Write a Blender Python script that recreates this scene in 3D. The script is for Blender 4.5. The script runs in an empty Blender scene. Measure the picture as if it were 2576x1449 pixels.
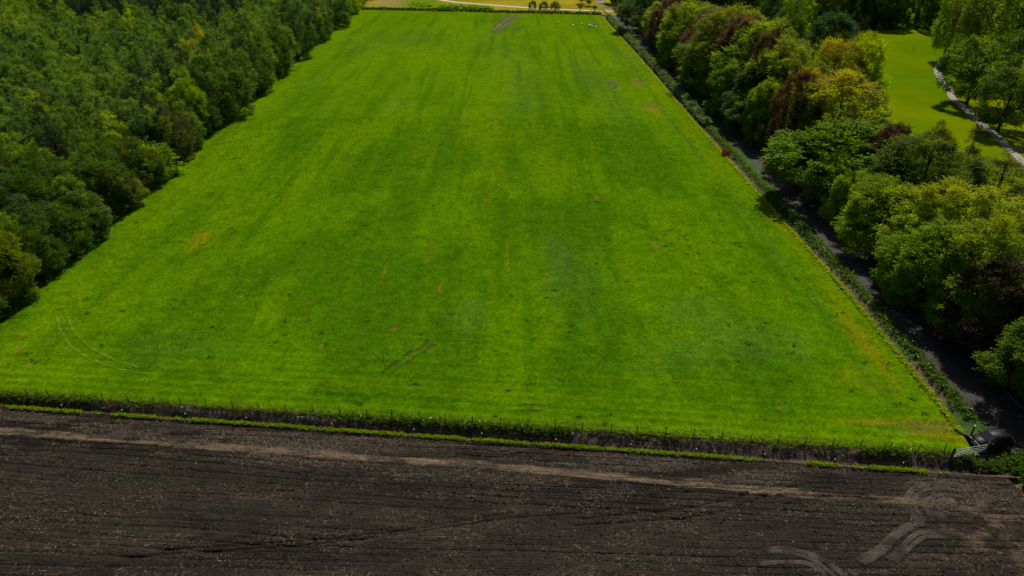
import bpy, math, random
import numpy as np
from mathutils import Vector, Matrix

# ------------------------------------------------------------------ camera, sky, sun, exposure
SC = bpy.context.scene
CAMH, PITCH, FPX = 45.0, math.radians(30.0), 683.0
cam_d = bpy.data.cameras.new('camera'); cam_d.lens = 24.0; cam_d.sensor_width = 36.0
cam_d.clip_start = 0.5; cam_d.clip_end = 9000
cam = bpy.data.objects.new('camera', cam_d); SC.collection.objects.link(cam)
cam.location = (0, 0, CAMH); cam.rotation_euler = (math.radians(60.0), 0, 0)
SC.camera = cam

SUN_EL, SUN_AZ = math.radians(50.0), math.radians(16.0)      # sun ahead of the camera, a little to the right
wd = bpy.data.worlds.new('World'); SC.world = wd; wd.use_nodes = True
wn = wd.node_tree.nodes; wl = wd.node_tree.links
bg = wn['Background']
sky = wn.new('ShaderNodeTexSky'); sky.sky_type = 'NISHITA'; sky.sun_disc = False
sky.sun_elevation = SUN_EL; sky.sun_rotation = SUN_AZ; sky.dust_density = 1.5
wl.new(sky.outputs[0], bg.inputs[0]); bg.inputs[1].default_value = 0.05
sd = bpy.data.lights.new('sun', 'SUN'); sd.energy = 4.6; sd.angle = math.radians(0.6); sd.color = (1.0, 0.93, 0.80)
sun = bpy.data.objects.new('sun', sd); SC.collection.objects.link(sun)
sdir = Vector((math.sin(SUN_AZ)*math.cos(SUN_EL), math.cos(SUN_AZ)*math.cos(SUN_EL), math.sin(SUN_EL)))
sun.rotation_euler = sdir.to_track_quat('Z', 'Y').to_euler(); sun.location = (30, 200, 150)
SC.view_settings.view_transform = 'Standard'; SC.view_settings.look = 'None'
SC.view_settings.exposure = 0.30; SC.view_settings.gamma = 1.0
SC.render.engine = 'CYCLES'
SC.cycles.max_bounces = 6; SC.cycles.diffuse_bounces = 3; SC.cycles.transmission_bounces = 4

# ------------------------------------------------------------------ helpers
COL = SC.collection
RNG = np.random.default_rng(7); random.seed(7)
SP, CP = math.sin(PITCH), math.cos(PITCH)

def at(px, py, z=0.0):
    """point of the place seen at a pixel of the 1024 x 576 picture, on the level z"""
    dx, dy = (px-512.0)/FPX, (288.0-py)/FPX
    dirv = (dx, CP+dy*SP, -SP+dy*CP)
    k = (z-CAMH)/dirv[2]
    return (dirv[0]*k, dirv[1]*k)

def a2(x, y, z=0.0):            # the same from the 2576-wide view
    return at(x/2.5156, y/2.5156, z)

def hsh(ix, iy, s):
    v = np.sin(ix*127.1+iy*311.7+s*74.7)*43758.5453
    return v-np.floor(v)
def vnoise(x, y, s=0):
    ix, iy = np.floor(x), np.floor(y); fx, fy = x-ix, y-iy
    fx = fx*fx*(3-2*fx); fy = fy*fy*(3-2*fy)
    a, b = hsh(ix, iy, s), hsh(ix+1, iy, s); c, d = hsh(ix, iy+1, s), hsh(ix+1, iy+1, s)
    return (a*(1-fx)+b*fx)*(1-fy)+(c*(1-fx)+d*fx)*fy
def fbm(x, y, s=0, o=4):
    t, a, n = 0, 0.5, 0
    for i in range(o):
        t = t+a*vnoise(x*2**i, y*2**i, s+i*13); n += a; a *= 0.5
    return t/n
def sstep(a, b, x):
    t = np.clip((x-a)/(b-a), 0, 1); return t*t*(3-2*t)

def link(o, parent=None):
    COL.objects.link(o)
    if parent is not None: o.parent = parent
    return o
def mesh_np(name, V, F, attrs=None, smooth=False, colors=None):
    """V (n,3), F (m,3|4) -> mesh"""
    V = np.asarray(V, np.float32); F = np.asarray(F, np.int32); k = F.shape[1]; m = len(F)
    me = bpy.data.meshes.new(name)
    me.vertices.add(len(V)); me.vertices.foreach_set('co', V.ravel())
    me.loops.add(m*k); me.loops.foreach_set('vertex_index', F.ravel())
    me.polygons.add(m); me.polygons.foreach_set('loop_start', np.arange(0, m*k, k, dtype=np.int32))
    if smooth: me.polygons.foreach_set('use_smooth', np.ones(m, bool))
    me.update(calc_edges=True)
    for nm, a in (attrs or {}).items():
        at_ = me.attributes.new(nm, 'FLOAT', 'POINT'); at_.data.foreach_set('value', np.asarray(a, np.float32))
    if colors is not None:
        c4 = np.ones((len(V), 4), np.float32); c4[:, :3] = colors
        ca = me.attributes.new('tint', 'FLOAT_COLOR', 'POINT'); ca.data.foreach_set('color', c4.ravel())
    return me
def mobj(name, me, mat, parent=None):
    o = bpy.data.objects.new(name, me)
    if mat is not None: me.materials.append(mat)
    return link(o, parent)
def empty(name, loc=(0, 0, 0), rz=0, sc=(1, 1, 1)):
    o = bpy.data.objects.new(name, None); o.location = loc; o.rotation_euler = (0, 0, rz); o.scale = sc
    o.empty_display_size = 0.3
    return link(o)
def tag(o, label=None, cat=None, group=None, kind=None):
    if label: o['label'] = label
    if cat: o['category'] = cat
    if group: o['group'] = group
    if kind: o['kind'] = kind
    return o

class MB:
    """collects boxes, tubes, loops into one mesh"""
    def __init__(s): s.v = []; s.f = []
    def box(s, c, d, rot=None, taper=1.0):
        n = len(s.v); x, y, z = d[0]/2, d[1]/2, d[2]/2
        for sx, sy, sz in ((-1,-1,-1),(1,-1,-1),(1,1,-1),(-1,1,-1),(-1,-1,1),(1,-1,1),(1,1,1),(-1,1,1)):
            t = taper if sz > 0 else 1
            p = Vector((sx*x*t, sy*y*t, sz*z))
            if rot is not None: p = rot @ p
            s.v.append((p.x+c[0], p.y+c[1], p.z+c[2]))
        for q in ((0,3,2,1),(4,5,6,7),(0,1,5,4),(1,2,6,5),(2,3,7,6),(3,0,4,7)): s.f.append([n+i for i in q])
        return s
    def tube(s, pts, rad, n=7, cap=True):
        b = len(s.v); pts = [Vector(p) for p in pts]
        for i, p in enumerate(pts):
            d = (pts[min(i+1, len(pts)-1)]-pts[max(i-1, 0)])
            d = d.normalized() if d.length > 1e-6 else Vector((0, 0, 1))
            u = d.orthogonal().normalized() if abs(d.z) < 0.99 else Vector((1, 0, 0))
            if i and u.dot(lu) < 0.3:
                u = (lu-d*lu.dot(d)).normalized()
            lu = u; w = d.cross(u)
            for k in range(n):
                a = 2*math.pi*k/n; q = p+(u*math.cos(a)+w*math.sin(a))*rad[i]; s.v.append(tuple(q))
        for i in range(len(pts)-1):
            for k in range(n):
                s.f.append([b+i*n+k, b+i*n+(k+1) % n, b+(i+1)*n+(k+1) % n, b+(i+1)*n+k])
        if cap:
            s.f.append([b+k for k in range(n)][::-1]); s.f.append([b+(len(pts)-1)*n+k for k in range(n)])
        return s
    def mesh(s, name, smooth=False):
        me = bpy.data.meshes.new(name); me.from_pydata(s.v, [], s.f); me.update()
        if smooth:
            for p in me.polygons: p.use_smooth = True
        return me
    def build(s, name, mat, parent=None, smooth=False):
        return mobj(name, s.mesh(name, smooth), mat, parent)

# ------------------------------------------------------------------ materials
def newmat(name):
    m = bpy.data.materials.new(name); m.use_nodes = True
    nt = m.node_tree
    for n in list(nt.nodes): nt.nodes.remove(n)
    out = nt.nodes.new('ShaderNodeOutputMaterial')
    return m, nt, out
def N(nt, t, **kw):
    n = nt.nodes.new(t)
    for k, v in kw.items(): setattr(n, k, v)
    return n
def noise(nt, scale, detail=4, rough=0.55, coord='Object', vec_scale=None):
    tc = N(nt, 'ShaderNodeTexCoord'); mp = N(nt, 'ShaderNodeMapping')
    if vec_scale: mp.inputs['Scale'].default_value = vec_scale
    nz = N(nt, 'ShaderNodeTexNoise'); nz.inputs['Scale'].default_value = scale
    nz.inputs['Detail'].default_value = detail; nz.inputs['Roughness'].default_value = rough
    nt.links.new(tc.outputs[coord], mp.inputs[0]); nt.links.new(mp.outputs[0], nz.inputs[0])
    return nz
def ramp(nt, src, stops):
    r = N(nt, 'ShaderNodeValToRGB')
    e = r.color_ramp.elements
    while len(e) < len(stops): e.new(0.5)
    for i, (p, c) in enumerate(stops):
        e[i].position = p; e[i].color = (*c, 1) if len(c) == 3 else c
    nt.links.new(src, r.inputs[0]); return r
def mixc(nt, fac, a, b, mode='MIX'):
    m = N(nt, 'ShaderNodeMix', data_type='RGBA', blend_type=mode)
    L = nt.links
    for sock, val in ((m.inputs[0], fac), (m.inputs[6], a), (m.inputs[7], b)):
        if isinstance(val, (int, float)): sock.default_value = val
        elif isinstance(val, tuple): sock.default_value = (*val, 1) if len(val) == 3 else val
        else: L.new(val, sock)
    return m.outputs[2]
def bump(nt, src, strength, dist=0.05):
    b = N(nt, 'ShaderNodeBump'); b.inputs['Strength'].default_value = strength; b.inputs['Distance'].default_value = dist
    nt.links.new(src, b.inputs['Height']); return b.outputs[0]
def pbsdf(nt, out, col, rough=0.8, spec=0.2, normal=None, metal=0.0):
    p = N(nt, 'ShaderNodeBsdfPrincipled')
    p.inputs['Roughness'].default_value = rough; p.inputs['Specular IOR Level'].default_value = spec
    p.inputs['Metallic'].default_value = metal
    if isinstance(col, tuple): p.inputs['Base Color'].default_value = (*col, 1)
    else: nt.links.new(col, p.inputs['Base Color'])
    if normal is not None: nt.links.new(normal, p.inputs['Normal'])
    if out is not None: nt.links.new(p.outputs[0], out.inputs[0])
    return p
def simple(name, c1, c2=None, scale=6.0, rough=0.8, spec=0.2, bstr=0.3, bdist=0.02, metal=0.0, vs=None):
    m, nt, out = newmat(name)
    nz = noise(nt, scale, 6, 0.6, vec_scale=vs)
    c2 = c2 or tuple(x*0.6 for x in c1)
    r = ramp(nt, nz.outputs[0], [(0.3, c2), (0.7, c1)])
    pbsdf(nt, out, r.outputs[0], rough, spec, bump(nt, nz.outputs[0], bstr, bdist) if bstr else None, metal)
    return m
def leafmat(name, base=None, trans=0.48, tcol=(1.22, 1.26, 0.40), young=(0.36, 0.27, 0.010), spec=0.06):
    """leaves: the object's own colour, varied leaf by leaf; some light passes through"""
    m, nt, out = newmat(name); L = nt.links
    oi = N(nt, 'ShaderNodeObjectInfo')
    if base is None: c = oi.outputs['Color']
    else:
        rgb = N(nt, 'ShaderNodeRGB'); rgb.outputs[0].default_value = (*base, 1); c = rgb.outputs[0]
    av = N(nt, 'ShaderNodeAttribute', attribute_name='v'); ah = N(nt, 'ShaderNodeAttribute', attribute_name='h')
    r1 = ramp(nt, av.outputs['Fac'], [(0.0, (0.80, 0.86, 0.85)), (0.5, (1, 1, 1)), (1.0, (1.14, 1.18, 0.9))])
    c = mixc(nt, 1.0, c, r1.outputs[0], 'MULTIPLY')
    r2 = ramp(nt, oi.outputs['Random'], [(0.0, (0.70, 0.78, 0.95)), (0.5, (1, 1, 1)), (1.0, (1.18, 1.20, 0.8))])
    c = mixc(nt, 1.0, c, r2.outputs[0], 'MULTIPLY')
    if base is None:      # young leaves at the top of some trees (amount kept in the object colour's alpha)
        mu = N(nt, 'ShaderNodeMath', operation='MULTIPLY'); L.new(ah.outputs['Fac'], mu.inputs[0]); L.new(oi.outputs['Alpha'], mu.inputs[1])
        c = mixc(nt, mu.outputs[0], c, young)
    tc = mixc(nt, 1.0, c, tcol, 'MULTIPLY')
    p = pbsdf(nt, None, c, 0.75, spec)
    t = N(nt, 'ShaderNodeBsdfTranslucent'); L.new(tc, t.inputs[0])
    mx = N(nt, 'ShaderNodeMixShader'); mx.inputs[0].default_value = trans
    L.new(p.outputs[0], mx.inputs[1]); L.new(t.outputs[0], mx.inputs[2]); L.new(mx.outputs[0], out.inputs[0])
    return m
def tintmat(name, sheen=0.0, rough=0.85, spec=0.1, nscale=3.0, bstr=0.5, bdist=0.05, var=0.35, trans=0.0, nvs=None):
    """ground cover whose colours are laid out point by point, plus fine grain"""
    m, nt, out = newmat(name); L = nt.links
    a = N(nt, 'ShaderNodeAttribute', attribute_name='tint')
    nz = noise(nt, nscale, 8, 0.68, vec_scale=nvs)
    r = ramp(nt, nz.outputs[0], [(0.25, (.74*(1-var),)*3), (0.75, (.74*(1+var),)*3)])
    c = mixc(nt, 1.0, a.outputs['Color'], r.outputs[0], 'MULTIPLY')
    p = pbsdf(nt, None, c, rough, spec, bump(nt, nz.outputs[0], bstr, bdist) if bstr else None)
    if sheen:      # standing blades catch the light at a low angle
        p.inputs['Sheen Weight'].default_value = sheen; p.inputs['Sheen Roughness'].default_value = 0.45; p.inputs['Sheen Tint'].default_value = (.62, .80, .03, 1)
    if trans:
        t = N(nt, 'ShaderNodeBsdfTranslucent'); L.new(c, t.inputs[0])
        mx = N(nt, 'ShaderNodeMixShader'); mx.inputs[0].default_value = trans
        L.new(p.outputs[0], mx.inputs[1]); L.new(t.outputs[0], mx.inputs[2]); L.new(mx.outputs[0], out.inputs[0])
    else: L.new(p.outputs[0], out.inputs[0])
    return m

M = {}
M['leaf'] = leafmat('tree_leaves')
M['grassleaf'] = leafmat('long_grass', trans=0.62, tcol=(1.15, 1.1, 0.6))
M['bark'] = simple('bark', (0.055, 0.045, 0.036), (0.02, 0.017, 0.014), 5, 0.9, 0.1, 0.7, 0.03, vs=(1, 1, .25))
M['birchbark'] = simple('birch_bark', (0.34, 0.32, 0.28), (0.06, 0.055, 0.05), 4, 0.8, 0.2, 0.4, 0.02, vs=(1, 1, 2.5))
M['pasture'] = tintmat('pasture_turf', sheen=0.12, spec=0.0, nscale=2.4, bstr=0.9, bdist=0.12, var=0.45)
M['blade'] = tintmat('grass_blades', spec=0.0, nscale=1.0, bstr=0, var=0.15, trans=0.6)
M['soil'] = tintmat('tilled_soil', rough=0.95, spec=.02, nscale=5.0, bstr=1.0, bdist=0.12, var=0.55, nvs=(.6, 1.5, 1))
M['straw'] = tintmat('straw', rough=0.7, nscale=5, bstr=0, var=0.3)
M['lawn'] = tintmat('lawn_turf', spec=0.0, nscale=1.5, bstr=0.5, bdist=0.06, var=0.18)
M['litter'] = simple('woodland_litter', (0.034, 0.030, 0.014), (0.010, 0.014, 0.006), 1.6, 0.95, 0.05, 0.8, 0.1)
M['asphalt'] = simple('asphalt', (0.038, 0.032, 0.027), (0.023, 0.020, 0.017), 0.9, 0.85, 0.25, 0.25, 0.01)
M['sand'] = simple('sandy_path', (0.52, 0.44, 0.37), (0.40, 0.33, 0.28), 1.2, 0.9, 0.1, 0.3, 0.02)
M['kerb'] = simple('concrete_edging', (0.22, 0.21, 0.19), (0.10, 0.10, 0.09), 3, 0.85, 0.2, 0.3, 0.01)
M['bank'] = tintmat('ditch_bank_earth', rough=0.95, nscale=2.2, bstr=1.0, bdist=0.16, var=0.5)
M['wood'] = simple('weathered_post_wood', (0.080, 0.066, 0.052), (0.03, 0.025, 0.02), 14, 0.85, 0.15, 0.5, 0.01, vs=(1, 1, .2))
M['wire'] = simple('fence_wire', (0.07, 0.065, 0.06), (0.04, 0.04, 0.04), 20, 0.5, 0.4, 0, metal=0.6)
M['white'] = simple('white_plastic', (0.75, 0.75, 0.72), (0.6, 0.6, 0.58), 9, 0.5, 0.4, 0)
M['galv'] = simple('galvanised_steel', (0.42, 0.45, 0.46), (0.25, 0.28, 0.29), 12, 0.45, 0.5, 0.1, 0.004, metal=0.55)
M['soilbase'] = simple('plain_earth', (0.06, 0.07, 0.03), (0.03, 0.04, 0.015), 0.5, 0.95, 0.05, 0.5, 0.1)
M['line'] = simple('road_paint', (0.72, 0.72, 0.70), (0.5, 0.5, 0.48), 2, 0.7, 0.2, 0.1, 0.004)

# ------------------------------------------------------------------ layout of the place
D0 = np.array(at(0, 395)); D1 = np.array(at(975, 456))              # far edge of the ditch
DT = (D1-D0)/np.linalg.norm(D1-D0); DN = np.array([DT[1], -DT[0]])    # along the ditch, and towards the camera
if DN[1] > 0: DN = -DN
def ditch_ts(x, y): return (x-D0[0])*DT[0]+(y-D0[1])*DT[1], (x-D0[0])*DN[0]+(y-D0[1])*DN[1]
def ditch_xy(t, s): return D0[0]+DT[0]*t+DN[0]*s, D0[1]+DT[1]*t+DN[1]*s
DW = 3.0                                   # width in profile units
def dw(t): return np.interp(t, [0, 97], [1.50, 2.30])
def ditch_p(t, p): return ditch_xy(t, p*dw(t)/DW)
LEFT = np.array([at(*p) for p in ((-40, 365), (0, 329), (38, 297), (91, 253), (171, 178), (211, 138), (274, 83), (358, 10))])
RIGHT = np.array([at(*p) for p in ((966, 440), (934, 398), (850, 296), (771, 208), (688, 115), (641, 60), (614, 30), (600, 14.5))])
def xl(y): return np.interp(y, LEFT[:, 1], LEFT[:, 0])
def xr(y): return np.interp(y, RIGHT[:, 1], RIGHT[:, 0])
FARL, FARR = np.array(at(352, 9.0)), np.array(at(601, 14.6))          # far fence line
def yfar(x): return FARL[1]+(FARR[1]-FARL[1])*(x-FARL[0])/(FARR[0]-FARL[0])
ROADC = np.array([(49.4, -40), (49.4, 20), (48.9, 55), (49.2, 112), (48.6, 190), (47.4, 262), (44.6, 315), (42.6, 345), (41.5, 380), (40, 520)])
RW = 2.55
def roadx(y): return np.interp(y, ROADC[:, 1], ROADC[:, 0])
def edge_right(y): return np.where(y > 49.5, xr(y), 44.0+0*y)         # field edge beside the road verge

# ground reaching the horizon
tag(mobj('ground', mesh_np('ground', [(-4000, -2500, -1.9), (4000, -2500, -1.9), (4000, 6000, -1.9), (-4000, 6000, -1.9)], [(0, 1, 2, 3)]), M['soilbase']), kind='structure')

def gridF(nu, nv):
    i = np.arange((nu-1)*(nv-1)); r, c = i//(nv-1), i % (nv-1); a = r*nv+c
    return np.stack([a, a+1, a+nv+1, a+nv], 1)
def sheet(name, X, Y, Z, col, mat, smooth=True, kind='structure'):
    """X, Y, Z arrays (nu, nv)"""
    nu, nv = X.shape
    V = np.stack([X.ravel(), Y.ravel(), Z.ravel()], 1)
    F = gridF(nu, nv)
    # keep faces up
    p = V[F[0]]; nz = np.cross(p[1]-p[0], p[2]-p[0])[2]
    if nz < 0: F = F[:, ::-1]
    o = mobj(name, mesh_np(name, V, F, smooth=smooth, colors=None if col is None else col.reshape(-1, 3)), mat)
    return tag(o, kind=kind) if kind else o

# --- pasture colours: sward differences (lush, thin, yellowed, bare), plus a painted brightening far off
G_BASE = np.array([0.072, 0.172, 0.0008]); G_YEL = np.array([0.116, 0.205, 0.0006]); G_LUSH = np.array([0.038, 0.116, 0.0015])
G_BLUE = np.array([0.050, 0.110, 0.018]); G_BROWN = np.array([0.19, 0.115, 0.025]); G_EARTH = np.array([0.10, 0.075, 0.055]); G_DRY = np.array([0.20, 0.17, 0.004])
def seg(p, q): return (a2(*p), a2(*q))
PATCH = []   # (x, y, rx, ry, colour, strength)
def patch(x, y, rx, ry, c, k): px, py = a2(x, y); f_ = .38 if c is G_BLUE else .9 if c is G_BROWN else .8; q_ = .75 if c is G_BROWN and rx < 1 else 1.0; PATCH.append((px, py, rx*q_, ry*q_, c, k*f_))
for q in ((1200, 300, 5, 16, G_YEL, .75), (1230, 340, 7, 10, G_YEL, .6), (920, 325, 7, 9, G_YEL, .6), (1060, 145, 9, 20, G_YEL, .4), (560, 560, 3.5, 10, G_YEL, .75),
          (505, 600, 1.6, 3.5, G_DRY, .7), (740, 480, 2.0, 14, G_YEL, .6), (690, 750, 2.5, 7, G_YEL, .5), (1240, 410, 3, 22, G_YEL, .4),
          (1320, 230, 6, 25, G_BLUE, .8), (1290, 140, 8, 30, G_BLUE, .6), (1470, 180, 6, 30, G_BLUE, .75), (1545, 260, 6, 25, G_BLUE, .6), (1600, 150, 8, 26, G_BLUE, .6),
          (1040, 100, 10, 25, G_BLUE, .5), (930, 110, 9, 22, G_BLUE, .5), (1220, 100, 8, 25, G_BLUE, .45), (1000, 260, 3, 8, G_BLUE, .6), (790, 210, 2, 12, G_BLUE, .6),
          (1430, 690, 5, 12, G_BLUE, .75), (1400, 640, 3, 10, G_BLUE, .6), (1180, 800, 3, 5, G_BLUE, .7), (1750, 790, 6, 6, G_BLUE, .6), (1900, 860, 8, 5, G_BLUE, .7), (1700, 900, 7, 4, G_BLUE, .5),
          (2000, 940, 9, 3, G_LUSH, .5), (1500, 900, 9, 4, G_LUSH, .45), (430, 880, 7, 4, G_BLUE, .4), (340, 640, 6, 9, G_LUSH, .4), (900, 690, 9, 10, G_LUSH, .35), (300, 860, 9, 4, G_LUSH, .35),
          (1600, 205, 1.8, 6, G_BROWN, .8), (1540, 212, 2.2, 5, G_EARTH, .7), (1640, 270, 2.2, 5, G_BROWN, .75), (1655, 285, 1.3, 4, G_DRY, .8), (1650, 620, .8, 1.3, G_BROWN, .9), (1500, 497, .9, 1.6, G_BROWN, .8),
          (605, 747, .7, .6, G_BROWN, 1), (780, 762, .5, .7, G_BROWN, 1), (1108, 722, .35, 1.7, G_BROWN, .9), (988, 830, .7, .5, G_BROWN, .9), (810, 870, .5, .4, G_BROWN, .9), (1265, 430, .5, 2.4, G_BROWN, .7),
          (1080, 640, .3, 4, G_BROWN, .5), (965, 690, .3, 3, G_DRY, .5), (1275, 650, .35, 7, G_DRY, .5), (1560, 560, .35, 7, G_DRY, .35), (45, 880, .5, 1.2, G_BROWN, .8), (70, 915, .5, .4, G_BROWN, .8), (60, 845, .6, .6, G_BROWN, .7),
          (2170, 860, 1.3, 6, G_DRY, .45), (2330, 1075, 6, 1.1, G_BROWN, .55), (2400, 1100, 3.5, .9, G_DRY, .8), (2200, 1060, 5, .8, G_DRY, .5), (2150, 950, 3, 3, G_DRY, .25), (1965, 1025, .9, .35, G_BROWN, .7), (1330, 1020, 1.3, .28, np.array([.03, .045, .008]), .9), (1330, 1035, 1.6, .28, np.array([.03, .04, .008]), 1),
          (1268, 60, 3.2, 13, G_EARTH, .98), (1285, 45, 5.5, 7, G_EARTH, .9), (1250, 76, 2.0, 7, G_EARTH, .9), (1300, 72, 2.5, 5, G_EARTH, .5),
          (1870, 725, .8, .8, G_YEL, .9), (1985, 745, .6, 1.6, G_YEL, .8), (1070, 135, 1.2, 4, G_YEL, .9), (2080, 660, 2.0, 9, G_YEL, .6), (1830, 430, 1.6, 16, G_YEL, .6), (1950, 545, 1.6, 10, G_DRY, .5)):
    patch(*q)
def pasture_color(x, y):
    t, s = ditch_ts(x, y)
    n1 = fbm(x*0.045, y*0.014, 1, 4); n2 = fbm(x*0.35, y*0.05, 5, 4); n3 = fbm(x*0.9, y*0.8, 9, 3); n4 = fbm(x*0.11, y*0.05, 21, 4)
    head = np.exp(-np.clip(-s, 0, 60)/9.0)                     # headland, worked along the ditch
    n5 = fbm(t*0.05, s*1.1, 31, 3)
    c = np.repeat(G_BASE[None], x.size, 0)
    def mixin(c, col, k): k = np.clip(k, 0, 1)[:, None]; return c*(1-k)+col[None]*k
    c = mixin(c, G_YEL, 0.55*sstep(.50, .74, n1*.55+n2*.45)*(1-head*.7))
    c = mixin(c, G_YEL, .36*sstep(95, 210, y)*(.6+.8*n1))          # low-angle brightening of the far sward, painted in as yellower colour
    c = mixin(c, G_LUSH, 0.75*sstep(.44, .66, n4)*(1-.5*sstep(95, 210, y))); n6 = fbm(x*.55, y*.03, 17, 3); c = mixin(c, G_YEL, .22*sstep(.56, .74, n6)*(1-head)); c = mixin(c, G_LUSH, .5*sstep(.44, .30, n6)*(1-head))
    c = mixin(c, G_LUSH, 0.55*head*sstep(.5, .75, n5)); c = mixin(c, G_YEL, 0.45*head*sstep(.55, .3, n5))
    c = mixin(c, G_YEL, 0.55*np.exp(-np.clip(-s, 0, 60)/1.2)*(0.4+n3))
    er = xr(y)-x; nr = fbm(y*.06, x*.4, 40, 3)
    c = mixin(c, G_DRY, 0.42*np.exp(-((er-2.6)/1.1)**2)*sstep(.42, .62, nr)); c = mixin(c, G_YEL, .6*np.exp(-np.clip(er, 0, 99)/2.4))
    c = mixin(c, G_BLUE, .40*np.exp(-((er-5.0)/.5)**2)*sstep(.3, .6, fbm(y*.1, x*0, 44, 2)))
    el = x-xl(y); c = mixin(c, G_YEL, .35*np.exp(-((el-4)/3)**2)*(n3+.3))
    for (px, py, rx, ry, col, k) in PATCH:
        dx, dy = (x-px)/rx, (y-py)/ry; r2 = dx*dx+dy*dy
        sel = r2 < 4
        if not sel.any(): continue
        fr = fbm(x[sel]*2.2/max(rx, 1.0)**.7, y[sel]*2.2/max(ry, 1.0)**.7, 50+int(abs(px*7)) % 40, 3)
        kk = k*sstep(1.15, .35, np.sqrt(r2[sel])+(.5-fr)*1.3)
        c[sel] = c[sel]*(1-kk[:, None])+col[None]*kk[:, None]
    n7 = fbm(x*2.6, y*1.9, 19, 3); c = c*(0.52+0.48*n3+.48*n7)[:, None]
    return c
def pasture_z(x, y):
    t, s = ditch_ts(x, y)
    z = 0.10*fbm(x*.12, y*.08, 3, 3)+0.17*(fbm(x*1.0, y*1.3, 11, 4)-.5)
    head = np.exp(-np.clip(-s, 0, 60)/9.0)
    return 0.02+z*0.9+head*0.05*np.sin(s*5.2+2.2*fbm(x*.1, y*.1, 4, 2))
vs = [0.0]
while True:
    y0 = 50+vs[-1]; d = 0.17+max(0, y0-55)*0.0040
    if y0 > 312: break
    vs.append(vs[-1]+d)
vs = np.array(vs)/vs[-1]
us = np.linspace(0, 1, 470)
U, Vv = np.meshgrid(us, vs)
# row v: between the ditch edge and the far fence
xN = -66+(110)*U
yd = D0[1]+DT[1]*(xN-D0[0])/DT[0]
yv = yd+(yfar(xN)-yd)*Vv
XL, XR = xl(yv)-2.5, xr(yv)+0.0
PX = XL+(XR-XL)*U
yd = D0[1]+DT[1]*(PX-D0[0])/DT[0]
PY = yd+(yfar(PX)-yd)*Vv
PZ = pasture_z(PX.ravel(), PY.ravel()).reshape(PX.shape)
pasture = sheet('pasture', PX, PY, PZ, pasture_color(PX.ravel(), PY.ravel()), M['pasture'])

# --- ditch between pasture and tilled field
tt = np.arange(-160, 99.2, 0.22); ss = np.array([-0.15, 0, .12, .3, .5, .75, 1.0, 1.25, 1.5, 1.75, 2.0, 2.2, 2.45, 2.7, 2.9, DW, DW+.25])
zz = np.array([0.0, .06, -.02, -.12, -.22, -.34, -.46, -.58, -.68, -.75, -.78, -.74, -.58, -.36, -.16, -.10, -.16])
TT, SS = np.meshgrid(tt, ss)
ZZ = np.repeat(zz[:, None], len(tt), 1)*(1-0.75*sstep(96.0, 98.6, TT))
nzb = fbm(TT*.9, SS*1.6, 61, 4)
ZZ = ZZ+(nzb-.5)*.40*np.where((SS > .1) & (SS < 2.6), 1, .12)
SSj = SS+(fbm(TT*.5, SS*.2, 66, 3)-.5)*.7*np.where(SS < 1.6, 1, .25)
BX, BY = ditch_p(TT, SSj)
def bank_color(t, s):
    n = fbm(t*.35, s*.9, 71, 4); n2 = fbm(t*1.3, s*2.0, 75, 3)
    ash = np.array([.30, .27, .25]); br = np.array([.125, .090, .068]); dk = np.array([.022, .017, .015]); mud = np.array([.11, .065, .045])
    c = np.repeat(br[None], t.size, 0)
    k = (sstep(.45, .65, n)*sstep(1.3, .2, s)*np.exp(-((t-30)/22)**2))[:, None]; c = c*(1-k)+ash*k
    k = (.7*sstep(.40, .65, n2)*sstep(.5, 1.3, s))[:, None]; c = c*(1-k)+dk*k
    k = (.8*np.exp(-((s-2.5)/.35)**2))[:, None]; c = c*(1-k)+mud*k
    return c
sheet('ditch', BX, BY, ZZ, bank_color(TT.ravel(), SS.ravel()), M['bank'])

# --- tilled field, rows of ridges left by the machine
def row_q(x, y):          # row coordinate: parallel to the ditch near it, squarer further away
    a = np.interp(y, [20, 33, 47], [-.01, .015, .088]); return y+a*(x-10)
TRK = {}
def zq(pts): return [at(666.7+.1445*u, 366.7+.1445*v, -.1) for u, v in pts]
STRAWBAND = np.array([at(*p, -.1) for p in ((-60, 428), (0, 431.5), (119, 439), (238, 449), (358, 457), (477, 465), (596, 475), (755, 489), (830, 496), (930, 501))])
def straw_amount(x, y):
    n = fbm(x*.30, y*1.2, 81, 4); n2 = fbm(x*.12, y*.5, 85, 3)
    dy = y-np.interp(x, STRAWBAND[:, 0], STRAWBAND[:, 1])
    band = sstep(-.50, -.40, dy+.12*(n-.5))*sstep(.50, .05, dy+1.0*(n-.5))*(0.22+.95*sstep(.36, .58, fbm(x*.55, y*1.8, 83, 4)))*np.where(x < 26, 1, np.where(x < 31, .25, .5))*np.where(x > 38, 0, 1)
    hx, hy = at(985, 520, -.1)
    heap = 0.55*np.exp(-(((x-hx)/3.2)**2+((y-hy)/4.2)**2))*sstep(.48, .66, fbm(x*.7, y*1.3, 87, 4))
    return np.clip(band+heap+.05*sstep(.55, .8, n2), 0, 1)
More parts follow.
